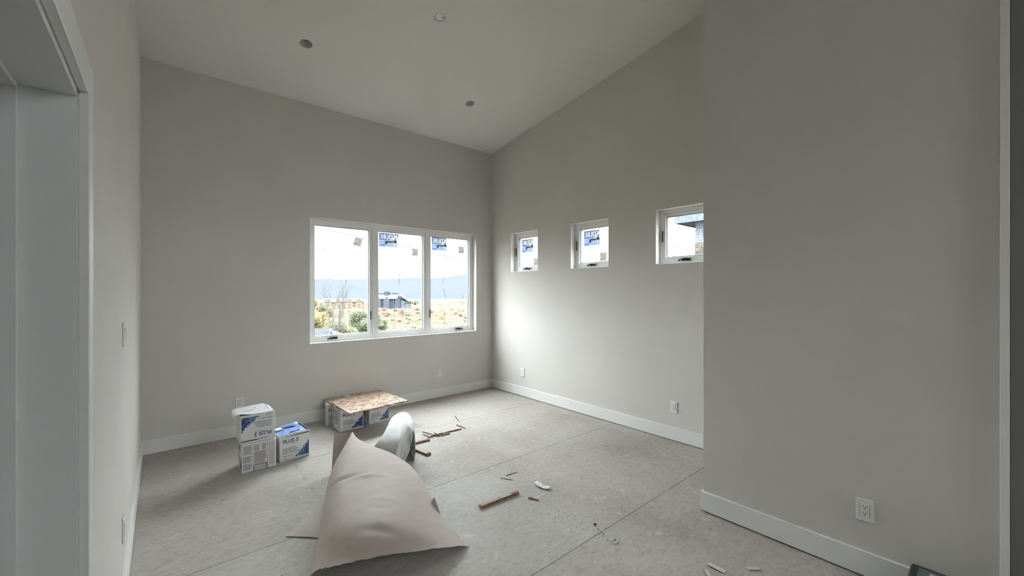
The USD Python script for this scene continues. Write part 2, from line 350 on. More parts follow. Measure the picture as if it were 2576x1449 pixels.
def sticker(W, parent, s0, s1, z0, z1, w, curl=0.0, label='blue and slate maker sticker with white mirrored lettering'):
    k = s1 - s0; h = z1 - z0
    X = lambda a: s0 + a * k
    Z = lambda b: z1 - b * h
    whole = Polygon([(X(0), Z(0)), (X(1 + curl), Z(0.02)), (X(1), Z(1)), (X(0), Z(1))])
    R = lambda a0, b0, a1, b1: sbox(X(a0), Z(b1), X(a1), Z(b0))
    # the word is printed for the street side, so from the room it reads backwards
    word = []; x = X(.985)
    for ch, lw, lh, up in (('K', .20, .40, .48), ('O', .19, .30, .42), ('L', .12, .27, .41), ('B', .13, .27, .41), ('E', .13, .27, .41)):
        g = glyph(ch, lw * k, lh * h, .016 * h if ch not in 'KO' else .02 * h)
        g = affinity.scale(g, -1, 1, origin=(0, 0)); word.append(affinity.translate(g, x, Z(up))); x -= (lw + .035) * k
    ts = np.linspace(0, 1, 9)
    word.append(Polygon([(X(.60 + .30 * t), Z(.50 - .36 * t ** 2)) for t in ts] + [(X(.66 + .25 * t), Z(.51 - .33 * t ** 2)) for t in ts[::-1]]).buffer(0))
    word = unary_union(word)
    lines = unary_union([R(.04, .57, .30, .605), R(.10, .68, .30, .70), R(.04, .76, .28, .78), R(.84, .72, .88, .86)])
    bars = unary_union([R(.36, .58, .76, .67), R(.36, .67, .46, .80), R(.80, .53, .985, .66)])
    white = unary_union([word, lines])
    curlP = Polygon([(X(.93), Z(.05)), (X(.99 + curl), Z(.05)), (X(.985), Z(.5)), (X(.93), Z(.5))])
    areas = [('blue_panel', R(.03, .48, .34, .97), M_sky_blue), ('blue_panel', R(.03, .05, .34, .48), M_st_mid), ('photo_panel', unary_union([R(.34, .05, .95, .52), curlP]), M_st_slate), ('photo_panel', R(.34, .52, .985, .97), M_st_grey)]
    p = polys(W, parent, 'sticker', whole.difference(unary_union([a_[1] for a_ in areas])), w, M_st_base, label=label)
    for nm, P, m in areas: polys(W, p, nm, P.intersection(whole).difference(white).difference(bars), w, m)
    polys(W, p, 'black_bar', bars.difference(white), w, M_st_black)
    polys(W, p, 'lettering', white, w, M_st_base)
def rating(W, parent, s0, s1, z0, z1, w, skew=0.0, pale=False):
    k, h = s1 - s0, z1 - z0
    q = lambda a, b: (s0 + a * k + skew * (b - .5) * k * -.3, z1 - b * h - skew * a * h * .12)
    blocks = [Polygon([q(a0, b0), q(a1, b0), q(a1, b1), q(a0, b1)]) for a0, b0, a1, b1 in [(.08, .10, .38, .18), (.10, .28, .35, .36), (.55, .10, .62, .92), (.72, .30, .80, .95), (.06, .66, .30, .90), (.36, .48, .46, .88)]]
    blocks = unary_union(blocks)
    p = polys(W, parent, 'rating_label', Polygon([q(0, 0), q(1, 0), q(1, 1), q(0, 1)]).difference(blocks), w, M_beige, label='small beige rating label')
    polys(W, p, 'print_block', blocks, w, M_beige_d)
def crank(W, parent, s, z, w, flip=1):
    f = flip
    base = hull([(s + a * .045, w - b, z + c) for a in (-1, 1) for b, c in ((0, -.010), (0, .014), (.018, -.010), (.012, .010))])
    arm = tube([(s + f * .03, w - .018, z + .004), (s + f * .035, w - .030, z + .014), (s + f * .0, w - .034, z + .016), (s - f * .045, w - .030, z + .008), (s - f * .062, w - .026, z - .002)], [.007, .007, .006, .006, .006])
    knob = trimesh.creation.icosphere(2, 0.011); knob.apply_translation([s - f * .064, w - .026, z - .003])
    hub = trimesh.creation.cylinder(0.013, 0.03, sections=16); hub.apply_transform(trimesh.transformations.rotation_matrix(math.pi / 2, [1, 0, 0])); hub.apply_translation([s + f * .03, w - .018, z + .004])
    c = part(parent, 'crank', W.tr(cat_([base, hub])), M_bronze, 'dark folding crank', smooth=30)
    part(c, 'crank_arm', W.tr(cat_([arm, knob])), M_bronze, smooth=40)
def lock(W, parent, s, z0, z1, w):
    l = part(parent, 'lock', W.tr(rbx(s - .010, s + .010, w - .004, w, z0 - .005, z1 + .005, .001)), M_vinyl)
    part(l, 'lock_lever', W.tr(rbx(s - .005, s + .005, w - .014, w - .004, z0 + .004, z1 - .004, .002)), M_bronze, 'dark lock lever')

def unit(W, win, o, fr, sash, w0, wg, name='sash'):
    """One sash with its pane inside the opening o of the frame. Returns the pane's rectangle."""
    i = (o[0] + sash, o[1] - sash, o[2] + sash, o[3] - sash)
    s = part(win, name, W.tr(ring(o, i, w0 + .004, w0 + .060)), M_vinyl)
    part(s, 'glazing_bead', W.tr(ring(i, (i[0] + .007, i[1] - .007, i[2] + .007, i[3] - .007), w0 + .016, w0 + .056)), M_vinyl)
    j = (i[0] + .007, i[1] - .007, i[2] + .007, i[3] - .007)
    part(s, 'gasket', W.tr(ring(j, (j[0] + .004, j[1] - .004, j[2] + .004, j[3] - .004), w0 + .020, w0 + .054)), M_gasket, 'dark gasket line')
    part(win, 'pane', W.tr(bx(j[0], j[1], wg, wg + .004, j[2], j[3])), M_glass)
    return j

WF, WG = 0.086, 0.126
W = Win('A')
w1 = thing('window_1', 'wide white three-pane casement window looking over the valley', 'window', kind='structure')
s0, s1, z0, z1 = WIN_A
f = 0.030
m1, m2 = (2.095, 2.130), (2.878, 2.913)
fr = sbox(s0 + .002, z0 + .002, s1 - .002, z1 - .002)
opens = [(s0 + f, m1[0], z0 + f + .008, z1 - f), (m1[1], m2[0], z0 + f + .008, z1 - f), (m2[1], s1 - f, z0 + f + .008, z1 - f)]
for o in opens: fr = fr.difference(sbox(o[0], o[2], o[1], o[3]))
part(w1, 'frame', W.tr(extr(fr, 'xz', WF, TH + .01)), M_vinyl)
part(w1, 'sill', W.tr(rbx(s0 + .002, s1 - .002, -.002, WF, z0 - .001, z0 + .006, .002)), M_trim, 'thin white sill ledge')
for o in opens: unit(W, w1, (o[0] + .0006, o[1] - .0006, o[2] + .0006, o[3] - .0006), f, 0.038, WF, WG)
crank(W, w1, 1.60, .964, WF, 1); crank(W, w1, 3.42, .964, WF, -1)
lock(W, w1, 2.070, 1.165, 1.285, WF + .004); lock(W, w1, 2.940, 1.155, 1.283, WF + .004)
WS = WG - .001
sticker(W, w1, 2.190, 2.455, 2.135, 2.330, WS, curl=.10)
sticker(W, w1, 2.986, 3.245, 2.137, 2.338, WS)
rating(W, w1, 1.868, 1.970, 2.128, 2.236, WS, skew=1.0)
rating(W, w1, 2.681, 2.767, 2.040, 2.142, WS)
rating(W, w1, 3.459, 3.558, 2.121, 2.226, WS)
def on_pane(px, py):
    r = ray(px, py); t = (YA + WS) / r[1]; return (r[0] * t, YA + WS - .001, EYE + r[2] * t)
for pts, r in [([(1006, 680), (1005.5, 690), (1005, 700), (1003, 710), (1002, 717), (1004, 718)], .004), ([(869, 700), (869.5, 707), (870, 714)], .003),
               ([(1115.5, 697), (1115, 706), (1114.5, 716)], .003), ([(1116.5, 727), (1118, 737), (1121, 750)], .005), ([(867, 680), (867.3, 682)], .005), ([(817, 627), (820, 628)], .006), ([(1125, 656), (1125.5, 658)], .004)]:
    m = tube([on_pane(*p) for p in pts], r, 6); v = np.array(m.vertices); v[:, 1] = YA + WS - .0015 + (v[:, 1] - (YA + WS - .001)) * .12; m.vertices = v
    part(w1, 'smear', m, M_smear, 'dark dried smear on the glass')

W = Win('B')
names = ['small square white window nearest the room corner, first of the row', 'small square white window in the middle of the row of three', 'small square white window partly hidden by the near partition']
for k, (a, b) in enumerate(WIN_B):
    s0, s1, z0, z1 = -b, -a, ZB0, ZB1
    w = thing(f'window_{k + 2}', names[k], 'window', kind='structure')
    f = 0.028
    o = (s0 + f, s1 - f, z0 + f + .006, z1 - f)
    part(w, 'frame', W.tr(ring((s0 + .002, s1 - .002, z0 + .002, z1 - .002), o, WF, TH + .01)), M_vinyl)
    part(w, 'sill', W.tr(rbx(s0 + .002, s1 - .002, -.002, WF, z0 - .001, z0 + .005, .002)), M_trim)
    unit(W, w, (o[0] + .0006, o[1] - .0006, o[2] + .0006, o[3] - .0006), f, 0.034, WF, WG)
    crank(W, w, s0 + .292, z0 + .038, WF, 1)
    lock(W, w, s0 + .033, z1 - .345, z1 - .215, WF)
    if k < 2: sticker(W, w, s0 + .112, s0 + .366, 2.114, 2.318, WS)
    rating(W, w, s0 + .368, s0 + .468, 1.914, 2.018, WS)

# unseen window added behind the camera to give the room fill light
hw = thing('window_5', 'unseen high window added for fill light in the end wall of the adjoining hall', 'window', kind='structure')
hx0, hx1, hz0, hz1 = FILL_HALLWIN
part(hw, 'frame', ring((hx0, hx1, hz0, hz1), (hx0 + .06, hx1 - .06, hz0 + .06, hz1 - .06), BACK - .12, BACK - .04), M_vinyl)
part(hw, 'pane', bx(hx0 + .05, hx1 - .05, BACK - .09, BACK - .086, hz0 + .05, hz1 - .05), M_glass)

# ------------------------------------------------------------------ outlets, switch, ceiling fittings
M_can = mat('can_housing', (0.10, 0.10, 0.09), 0.7)
def rotz(m, deg, loc):
    m = m.copy(); m.apply_transform(trimesh.transformations.rotation_matrix(math.radians(deg), [0, 0, 1])); m.apply_translation(loc); return m
def face(p, rz):   # local: x along the wall, -y out into the room
    return lambda m: rotz(m, rz, p)
def outlet(label, loc, rz, group=None):
    t = thing('wall_outlet', label, 'outlet', loc, rz)
    p = part(t, 'cover_plate', rbx(-.0375, .0375, -.007, 0, -.060, .060, .0025), M_plate)
    r = part(t, 'receptacle', rbx(-.0167, .0167, -.0095, -.006, -.0335, .0335, .001), M_plate)
    for zz in (-.017, .017):
        part(r, 'slot', bx(-.0085, -.0058, -.0098, -.009, zz + .001, zz + .009), M_slot)
        part(r, 'slot', bx(.0058, .0085, -.0098, -.009, zz + .002, zz + .009), M_slot)
        h = trimesh.creation.cylinder(.0030, .0008, sections=12); h.apply_transform(trimesh.transformations.rotation_matrix(math.pi / 2, [1, 0, 0])); h.apply_translation([0, -.0095, zz - .007])
        part(r, 'ground_hole', h, M_slot)
    for sx in (-.0195, .0195):
        part(t, 'recess_line', bx(sx - .0007, sx + .0007, -.0073, -.0065, -.034, .034), M_can)
    return t
outlet('white wall outlet above the stacked cartons, on the window wall', (.627, YA, .362), 0)
outlet('white wall outlet under the right end of the wide window', (3.05, YA, .357), 0)
outlet('white wall outlet near the room corner below the first small window', (XB, 4.414, .352), -90)
outlet('white wall outlet between the third small window and the partition edge', (XB, 2.093, .348), -90)
outlet('large near white outlet low on the shaded partition wall', (XD, .424, .36), -90)
outlet('white outlet seen edge-on low on the left wall', (XC, 2.78, .37), 90)
t = thing('light_switch', 'white light switch seen edge-on on the left wall', 'switch', (XC, 2.80, 1.33), 90)
part(t, 'cover_plate', rbx(-.0375, .0375, -.007, 0, -.060, .060, .0025), M_plate)
part(t, 'rocker', hull([(x, y, z) for x in (-.0165, .0165) for y, z in ((-.006, -.033), (-.006, .033), (-.0085, -.033), (-.0125, .033))]), M_plate)

for (x, y), lab in zip(LIGHTS, ('empty round recessed light hole at the left of the ceiling', 'empty round recessed light hole nearest the ceiling corner')):
    t = thing('recessed_light', lab, 'recessed light', (x, y, zc(y)))
    can = trimesh.creation.annulus(.0555, .058, .20, sections=40); can.apply_translation([0, 0, .105])
    lid = trimesh.creation.cylinder(.058, .006, sections=40); lid.apply_translation([0, 0, .20])
    part(t, 'housing', can, M_can, smooth=30); part(t, 'housing_cap', lid, M_can)
    sk = trimesh.creation.cylinder(.016, .03, sections=20); sk.apply_translation([.012, 0, .18]); part(t, 'socket', sk, M_slot)
M_jb = mat('junction_box_plastic', (0.82, 0.81, 0.81), 0.45)
x, y = BOXC; slope = math.degrees(math.atan(-.155))
t = thing('junction_box', 'round-cornered pale junction box in the ceiling with a dark rim', 'electrical box', (x, y, zc(y)))
rr = lambda e: affinity.translate(hole, -x, -y).buffer(e)
def sheared(m):
    v = np.array(m.vertices); v[:, 2] += -.155 * v[:, 1]; m.vertices = v; return m
part(t, 'box', sheared(extr(rr(-.0005).difference(rr(-.0035)), 'xy', .001, .07)), M_slot)
part(t, 'cover', sheared(extr(rr(-.0045), 'xy', .002, .008)), M_jb)
wire = tube([(.018, -.012, .012), (.022, -.014, .0), (.014, -.020, -.004), (.022, -.026, -.002), (.028, -.02, .012)], .0022, 6)
part(t, 'wire', wire, M_slot, smooth=30)

# ------------------------------------------------------------------ cartons of joint compound
M_carton = mat2('white_carton', (0.70, 0.70, 0.70), (0.76, 0.76, 0.76), 9, rough=0.55)
M_cgrey = mat('carton_grey_print', (0.36, 0.36, 0.37), 0.6)
M_clight = mat('carton_light_grey_print', (0.52, 0.51, 0.52), 0.6)
M_cbrown = mat('carton_brown_grey_print', (0.46, 0.41, 0.40), 0.6)
M_navy = mat('carton_navy', (0.018, 0.03, 0.13), 0.5)
M_blue1 = mat('mosaic_navy', (0.02, 0.04, 0.17), 0.5)
M_blue2 = mat('mosaic_blue', (0.03, 0.09, 0.30), 0.5)
M_blue3 = mat('mosaic_steel', (0.12, 0.20, 0.33), 0.5)
M_blue4 = mat('mosaic_slate', (0.21, 0.29, 0.37), 0.5)
M_red = mat('carton_red_stripe', (0.16, 0.02, 0.03), 0.5)
M_bluefilm = mat2('blue_film', (0.16, 0.27, 0.62), (0.26, 0.40, 0.78), 14, rough=0.28, spec=0.6)
CW, CD, CH = 0.256, 0.236, 0.242

def rectp(x0, x1, z0, z1, y, th=.0006): return bx(x0, x1, y - th, y, z0, z1)
def side_frame(m, side):
    """Prints drawn on the front (-y) face; moved to the left (-x), right or back side."""
    if side == 'front': return m
    a = {'left': -90, 'right': 90, 'back': 180}[side]
    m = m.copy(); m.apply_transform(trimesh.transformations.rotation_matrix(math.radians(a), [0, 0, 1])); return m
def turn(m, flip):
    if not flip: return m
    m = m.copy(); m.apply_translation([0, 0, -CH / 2]); m.apply_transform(trimesh.transformations.rotation_matrix(math.pi, [0, 1, 0])); m.apply_translation([0, 0, CH / 2]); return m

def front_print(t, side='front', flip=False, seed=1, dark=False):
    w = (CW if side in ('front', 'back') else CD) / 2
    y = -(CD if side in ('front', 'back') else CW) / 2 - .0002
    put = lambda nm, m, mt: part(t, nm, turn(side_frame(m, side), flip), mt)
    put('red_stripe', rectp(-w * .05, w * .97, CH - .026, CH - .017, y), M_red)
    put('small_logo', cat_([rectp(-w * .62, -w * .34, CH - .028, CH - .020, y), rectp(-w * .18, w * .1, CH - .027, CH - .021, y)]), M_cgrey)
    bird = Polygon([(-.30 * w, CH - .019), (-.26 * w, CH - .027), (-.21 * w, CH - .033), (-.15 * w, CH - .027), (-.20 * w, CH - .020), (-.24 * w, CH - .025)])
    put('bird_mark', extr(bird, 'xz', y - .0006, y), M_slot)
    tm = meshkit.text_mesh('PLUS 3', .032, depth=.0006, bold=True)
    v = np.array(tm.vertices); k = (w * 1.02) / max(v[:, 0].max(), 1e-6); v = np.stack([v[:, 0] * k - w * .80, y - v[:, 2], v[:, 1] + CH - .082], 1)
    tm = trimesh.Trimesh(v, tm.faces, process=False); tm.fix_normals()
    put('lettering', tm, M_navy)
    put('subtitle', rectp(-w * .25, w * .22, CH - .096, CH - .092, y), M_cgrey)
    rows_ = [(-.80, .02 + .0), (-.80, .12), (-.80, .22), (-.80, .12), (-.80, .30), (-.80, .34)]
    put('text_lines', cat_([rectp(w * a, w * b, CH - .128 - i * .0095, CH - .128 - i * .0095 + .005, y) for i, (a, b) in enumerate(rows_)]), M_cgrey)
    put('text_lines', cat_([rectp(-w * .80, -w * .55, .042, .050, y), rectp(-w * .45, -w * .12, .043, .049, y), rectp(-w * .8, -w * .45, .016, .022, y)]), M_cgrey)
    rng = random.Random(seed); groups = {0: [], 1: [], 2: [], 3: []}
    n, c0, z0 = 12, .010, .020
    x1 = w * .95; cell = (w * .98) / n
    for i in range(n):
        for j in range(n):
            if j <= i - 0.5 + rng.uniform(-.6, 1.4) and i + rng.uniform(0, 1) > .3:
                xx = x1 - (n - i) * cell
                q = rng.random()
                k = (0 if q < .5 else 1 if q < .8 else 2 if q < .93 else 3) if (dark or i > 8) else (0 if q < .2 else 1 if q < .4 else 2 if q < .75 else 3)
                groups[k].append(rectp(xx, xx + cell * .97, z0 + j * cell, z0 + j * cell + cell * .97, y))
    for k in (3, 2):
        if len(groups[k]) < 5: groups[1] += groups[k]; groups[k] = []
    for k, mt in enumerate((M_blue1, M_blue2, M_blue3, M_blue4)):
        if groups[k]: put('mosaic', cat_(groups[k]), mt)
def side_print(t, side='left', flip=False, tab=False, narrow=False):
    w = (CW if side in ('front', 'back') else CD) / 2
    y = -(CD if side in ('front', 'back') else CW) / 2 - .0002
    put = lambda nm, m, mt: part(t, nm, turn(side_frame(m, side), flip), mt)
    rng = random.Random(5)
    def block(x0, x1, z0, z1, step=.0075):
        o = []; z = z1
        while z > z0:
            o.append(rectp(x0, x0 + (x1 - x0) * rng.uniform(.78, 1), z - step * .72, z, y)); z -= step
        return cat_(o)
    put('text_lines', block(-w * .93, -w * .42, .155, .225), M_cgrey)
    put('text_lines', block(-w * .93, -w * .42, .085, .135), M_cgrey)
    put('text_lines', block(-w * .93, -w * .42, .025, .072), M_cgrey)
    put('brown_panel', cat_([rectp(-w * .30, w * .38, .088, .165, y), rectp(-w * .30, -w * .02, .172, .222, y), rectp(w * .14, w * .38, .172, .222, y)]), M_cbrown)
    put('text_lines', block(w * .56, w * .93, .030, .225), M_clight)
    put('text_lines', block(-w * .30, w * .38, .066, .086, .008), M_cgrey)
    if tab:
        arch = [(-.34, .0), (-.34, .035), (-.26, .052), (.36, .052), (.44, .040), (.44, .0)]
        P = Polygon([(w * a, z + .003) for a, z in arch]); Q = Polygon([(w * a, z + .003) for a, z in [(-.31, .0), (-.31, .034), (-.245, .0485), (.345, .0485), (.41, .038), (.41, .0)]])
        put('tab_outline', extr(P.difference(Q), 'xz', y - .0012, y), M_slot)
        put('tab_panel', extr(Q, 'xz', y - .0006, y), M_clight)
        put('panel_seam', cat_([rectp(w * .47, w * .485, 0.0, CH - .004, y), rectp(-w * .345, -w * .335, .04, CH - .004, y)]), M_slot)

def carton(label, loc, rz, open_top=False):
    t = thing('compound_carton', label, 'carton', loc, rz)
    if open_top:
        c = .0035
        base = rbx(-CW / 2, CW / 2, -CD / 2, CD / 2, 0, CH, .003)
        inner = bx(-CW / 2 + c, CW / 2 - c, -CD / 2 + c, CD / 2 - c, CH - .07, CH + .05)
        m = trimesh.boolean.difference([base, inner], engine='manifold')
    else:
        m = rbx(-CW / 2, CW / 2, -CD / 2, CD / 2, 0, CH, .004)
    part(t, 'body', m, M_carton)
    return t
def place(front_left, front_right):
    """Centre and turn of a carton whose front bottom edge runs between two floor points."""
    a, b = np.array(front_left[:2]), np.array(front_right[:2]); d = (b - a) / np.linalg.norm(b - a)
    n = np.array([-d[1], d[0]]); c = (a + b) / 2 + n * CD / 2
    return (c[0], c[1]), math.degrees(math.atan2(d[1], d[0]))

# lower carton of the stack: its text panel to the front
(cx, cy), rz = place((.514, 4.088), (.766, 4.085))
c1 = carton('lower carton of the two stacked, text panel and tab outline to the front', (cx, cy, 0.001), rz)
side_print(c1, 'front', tab=True); front_print(c1, 'left', seed=3, dark=True)
# upper carton upside down, with a torn flap
up = carton('upper stacked white carton, upside down with a torn open flap', (cx - .012, cy + .008, 0.001 + CH + .002), rz + 1.5, open_top=True)
front_print(up, 'front', flip=True, seed=2); side_print(up, 'left', flip=True)
x0, x1, y0, y1 = -CW / 2, CW / 2, -CD / 2, CD / 2
fl_ = [[(x0 - .045, y0 + .02, CH - .012), (x0, y0 + .004, CH + .018), (x0 + .08, y0 + .002, CH + .004), (x1 - .06, y0 + .001, CH + .003), (x1 - .01, y0 + .002, CH + .002)],
       [(x0 - .050, -.02, CH - .006), (x0, -.01, CH + .012), (x0 + .08, 0, CH + .012), (x1 - .07, .0, CH + .012), (x1 - .03, .0, CH + .0)],
       [(x0 - .030, y1 - .01, CH + .010), (x0, y1, CH + .014), (x0 + .08, y1, CH + .020), (x1 - .08, y1 - .005, CH + .026), (x1 - .045, y1 - .01, CH + .022)]]
part(up, 'flap', sheet(fl_, 20, 36, .003), M_carton, 'torn white flap', smooth=40)
part(up, 'flap', sheet([[(x1 - .004, y0 + .03, CH), (x1 - .004, y1 - .005, CH)], [(x1 - .03, y0 + .035, CH + .004), (x1 - .035, y1 - .01, CH + .022)]], 8, 8, .003), M_carton, smooth=40)
part(up, 'text_lines', cat_([bx(x0 + .03, x0 + .11, -.02, -.012, CH + .0125, CH + .0145), bx(x0 + .12, x0 + .135, .03, .04, CH + .017, CH + .020)]), M_clight)
# right carton with the blue lined top
(cx, cy), rz = place((.803, 4.128), (1.056, 4.156))
c3 = carton('right carton of the group with a crumpled blue top and handle slot', (cx, cy, 0.001), rz, open_top=True)
front_print(c3, 'front', seed=4); side_print(c3, 'left')
bl = [[(x0 + .004, y0 + .012, CH - .012), (x0 + .06, y0 + .010, CH - .016), (0, y0 + .012, CH - .014), (x1 - .06, y0 + .012, CH - .012), (x1 - .004, y0 + .010, CH - .006)],
      [(x0 + .004, -.04, CH - .004), (x0 + .06, -.04, CH + .004), (0, -.045, CH + .006), (x1 - .06, -.04, CH + .006), (x1 - .006, -.04, CH - .002)],
      [(x0 + .004, .05, CH + .004), (x0 + .06, .05, CH + .010), (0, .05, CH + .012), (x1 - .06, .05, CH + .012), (x1 - .012, .05, CH + .006)],
      [(x0 + .004, y1 - .006, CH + .002), (x0 + .06, y1 - .006, CH + .012), (0, y1 - .004, CH + .020), (x1 - .07, y1 - .004, CH + .030), (x1 - .030, y1 - .006, CH + .026)]]
def rumple(amp, sc, seed=0):
    return lambda P, u, v: amp * (meshkit.fbm(P * sc, 3, seed) - .5) * 2
part(c3, 'blue_top', sheet(bl, 40, 40, .002, rumple(.006, 22, 3)), M_bluefilm, 'crumpled blue top panel', smooth=50)
slot = affinity.scale(sbox(-.055, .030, .045, .048), 1, 1).buffer(.009)
part(c3, 'handle_slot', extr(slot, 'xy', CH + .0175, CH + .0185), M_navy, 'dark handle slot')
part(c3, 'handle_slot', extr(Polygon([(-.04, -.085), (.06, -.078), (.055, -.070), (-.03, -.074)]), 'xy', CH + .003, CH + .004), M_navy)
part(c3, 'white_label', extr(Polygon([(x0 + .006, .0), (x0 + .085, .015), (x0 + .08, .07), (x0 + .006, .07)]), 'xy', CH + .0155, CH + .0165), M_st_white)
part(c3, 'flap', sheet([[(x1 - .003, y0 + .01, CH), (x1 - .003, y1 - .01, CH)], [(x1 - .012, y0 + .015, CH + .012), (x1 - .022, y1 - .005, CH + .028)]], 8, 8, .003), M_carton, smooth=40)

# three cartons under the strand board
(cx, cy), rz = place((1.478, 4.588), (1.731, 4.597))
ca = carton('front left carton of the three under the strand board', (cx, cy, 0.001), rz); front_print(ca, 'front', seed=6, dark=True); side_print(ca, 'left')
(cx, cy), rz = place((1.815, 4.632), (2.068, 4.670))
cb = carton('right carton of the three under the strand board', (cx, cy, 0.001), rz); front_print(cb, 'front', seed=7, dark=False); side_print(cb, 'left')
(cx, cy), rz = place((1.418, 4.896), (1.668, 4.844))
cc = carton('rear left carton against the wall under the strand board', (cx, cy, 0.001), rz); front_print(cc, 'front', seed=8, dark=True); side_print(cc, 'left')

# strand boards lying on them
def osb_material():
    nodes = {'g': ('geometry', {}), 'p': ('principled_bsdf', {'roughness': 0.55, 'specular_ior_level': 0.5}), 'sel': ('noise_texture', {'scale': 22.0, 'detail': 1.0}),
             'rsel': ('rgb_ramp', {'ramp': [(0.48, (0, 0, 0)), (0.52, (1, 1, 1))]}), 'mx': ('mix', {'mix_type': 'mix'}), 'sep1': ('separate_color', {}), 'sep2': ('separate_color', {}),
             'r': ('rgb_ramp', {'ramp': [(0.0, (0.12, 0.07, 0.04)), (0.22, (0.24, 0.155, 0.10)), (0.45, (0.42, 0.30, 0.21)), (0.8, (0.56, 0.43, 0.32)), (1.0, (0.66, 0.53, 0.41))]}),
             'bmp': ('bump', {'strength': 0.4, 'distance': 0.002})}
    L = []
    for k, (rot, sc) in enumerate((((0, 0, .75), (20, 58, 1)), ((0, 0, -.75), (22, 62, 1)))):
        nodes[f'm{k}'] = ('mapping', {'rotation': rot, 'scale': sc}); nodes[f'v{k}'] = ('voronoi_texture', {'scale': 1.0, 'dimensions': '2D'})
        L += [('g.position', f'm{k}.vector'), (f'm{k}.vector', f'v{k}.vector'), (f'v{k}.color', f'sep{k + 1}.color'), (f'sep{k + 1}.r', f'mx.color{k + 1}')]
    L += [('g.position', 'sel.vector'), ('sel.fac', 'rsel.fac'), ('rsel.color', 'mx.fac'), ('mx.color', 'r.fac'), ('r.color', 'p.base_color'), ('v0.distance', 'bmp.height'), ('bmp.normal', 'p.normal')]
    return usdkit.material(stage, '/World/Looks/strand_board', nodes, L, surface='p.BSDF')
M_osb = osb_material()
zt = CH + .003
P1 = [at_z(838, 1012, zt), at_z(955, 984, zt), at_z(1027, 1012, zt), at_z(879, 1045, zt), at_z(831, 1016, zt)]
solo('strand_board', extr(Polygon([(p[0], p[1]) for p in P1]), 'xy', zt + .0105, zt + .0215), M_osb, 'brown oriented strand board sheet laid over three cartons', 'wood board')
P2 = [at_z(814, 1006, zt), at_z(905, 985, zt), at_z(912, 1005, zt), at_z(842, 1026, zt)]
solo('strand_board', extr(Polygon([(p[0], min(p[1], YA - .005)) for p in P2]), 'xy', zt - .0005, zt + .010), M_osb, 'smaller dark strand board offcut under the larger board, by the wall', 'wood board')
p = at_z(873, 997, zt + .02)
m = rbx(-.035, .035, -.018, .018, 0, .006, .001)
solo('white_offcut', rotz(m, 8, (p[0], p[1], zt + .022)), M_st_white, 'small white scrap lying on the strand board by the wall', 'scrap')

# ------------------------------------------------------------------ paper on the floor
M_paper = mat2('brown_builder_paper', (0.472, 0.412, 0.366), (0.507, 0.447, 0.40), 3.0, rough=0.7, bump=0.12, bscale=25, stretch=(1, 6, 6), bdist=.004)
G = lambda row: [at_z(*q) for q in row]
rows_ = [
    [(884, 1090, .300), (885, 1088, .302), (886, 1087, .302), (888, 1088, .300), (890, 1090, .298)],
    [(860, 1134, .230), (872, 1130, .262), (890, 1126, .276), (912, 1122, .278), (935, 1121, .262)],
    [(834, 1186, .150), (850, 1186, .215), (885, 1182, .248), (945, 1168, .272), (1004, 1150, .230)],
    [(822, 1240, .110), (842, 1244, .190), (895, 1242, .240), (970, 1232, .258), (1060, 1206, .165)],
    [(811, 1308, .090), (832, 1312, .170), (890, 1312, .235), (985, 1300, .245), (1099, 1280, .085)],
    [(798, 1378, .055), (822, 1380, .122), (890, 1374, .187), (1000, 1358, .190), (1140, 1335, .030)],
    [(780, 1449, .030), (806, 1431, .090), (873, 1417, .145), (990, 1394, .150), (1180, 1373, .003)]]
top = np.array([G(r) for r in rows_])
# the left edge rolls under itself
under1 = top[:, 0] * [1, 1, 0] + np.array([0, 0, 1]) * (top[:, 0, 2:] * .35) + np.array([-.012, -.004, 0])
under2 = top[:, 0] * [1, 1, 0] + np.array([.035, .012, .006])
under3 = top[:, 0] * [1, 1, 0] + np.array([.16, .05, .004])
under1[0], under2[0], under3[0] = top[0, 0] + [0, 0, -.004], top[0, 0] + [.002, 0, -.012], top[0, 0] + [.006, 0, -.02]
under1[1] = (top[1, 0] + under1[1] * 1) / 2
ctrl = np.concatenate([under3[:, None], under2[:, None], under1[:, None], top], 1)
def wrinkle(P, u, v):
    b = .006 * (meshkit.fbm(P * np.array([5.0, 5.0, 5.0]), 3, 4) - .5) * 2
    for (px, py, z, sx, sy, a) in [(925, 1200, .25, .10, .015, .010), (860, 1205, .22, .10, .02, -.014), (960, 1340, .22, .10, .03, -.010), (975, 1262, .24, .06, .02, .007), (960, 1285, .24, .06, .02, -.006)]:
        c = at_z(px, py, z); d = (P[..., :2] - c[:2]); r = d @ np.array([RX, RY]); g_ = d @ np.array([FX, FY])
        b = b + a * np.exp(-(r / sx) ** 2 - (g_ / sy) ** 2)
    return b * np.clip(u, 0, 1)[:, None]
def ragged(P, u, v):
    e = (u[:, None] > u[-1] - .15) * 1.0
    n = meshkit.fbm(np.stack([v[None, :] * 9 + 0 * u[:, None], 0 * P[..., 0], 0 * P[..., 0]], -1), 3, 9) - .5
    P = P.copy(); P[..., 0] += e * n * .02 * FX; P[..., 1] += e * n * .02 * FY; return P
bp = thing('builder_paper', 'large brown-grey builder paper sheet tented over the floor', 'paper sheet')
part(bp, 'sheet', sheet(ctrl, 110, 120, .0014, wrinkle, jag=ragged), M_paper, smooth=60)
tear = [at_z(1080, 1277, .085), at_z(1092, 1251, .145), at_z(1094, 1252, .145), at_z(1108, 1296, .062)]
tc = np.array([[tear[0], tear[3]], [(tear[0] + tear[1]) / 2 + [0, 0, .012], (tear[2] + tear[3]) / 2], [tear[1], tear[2]]])
part(bp, 'torn_tab', sheet(tc, 14, 8, .0014), M_paper, 'small torn tab standing up', smooth=60)
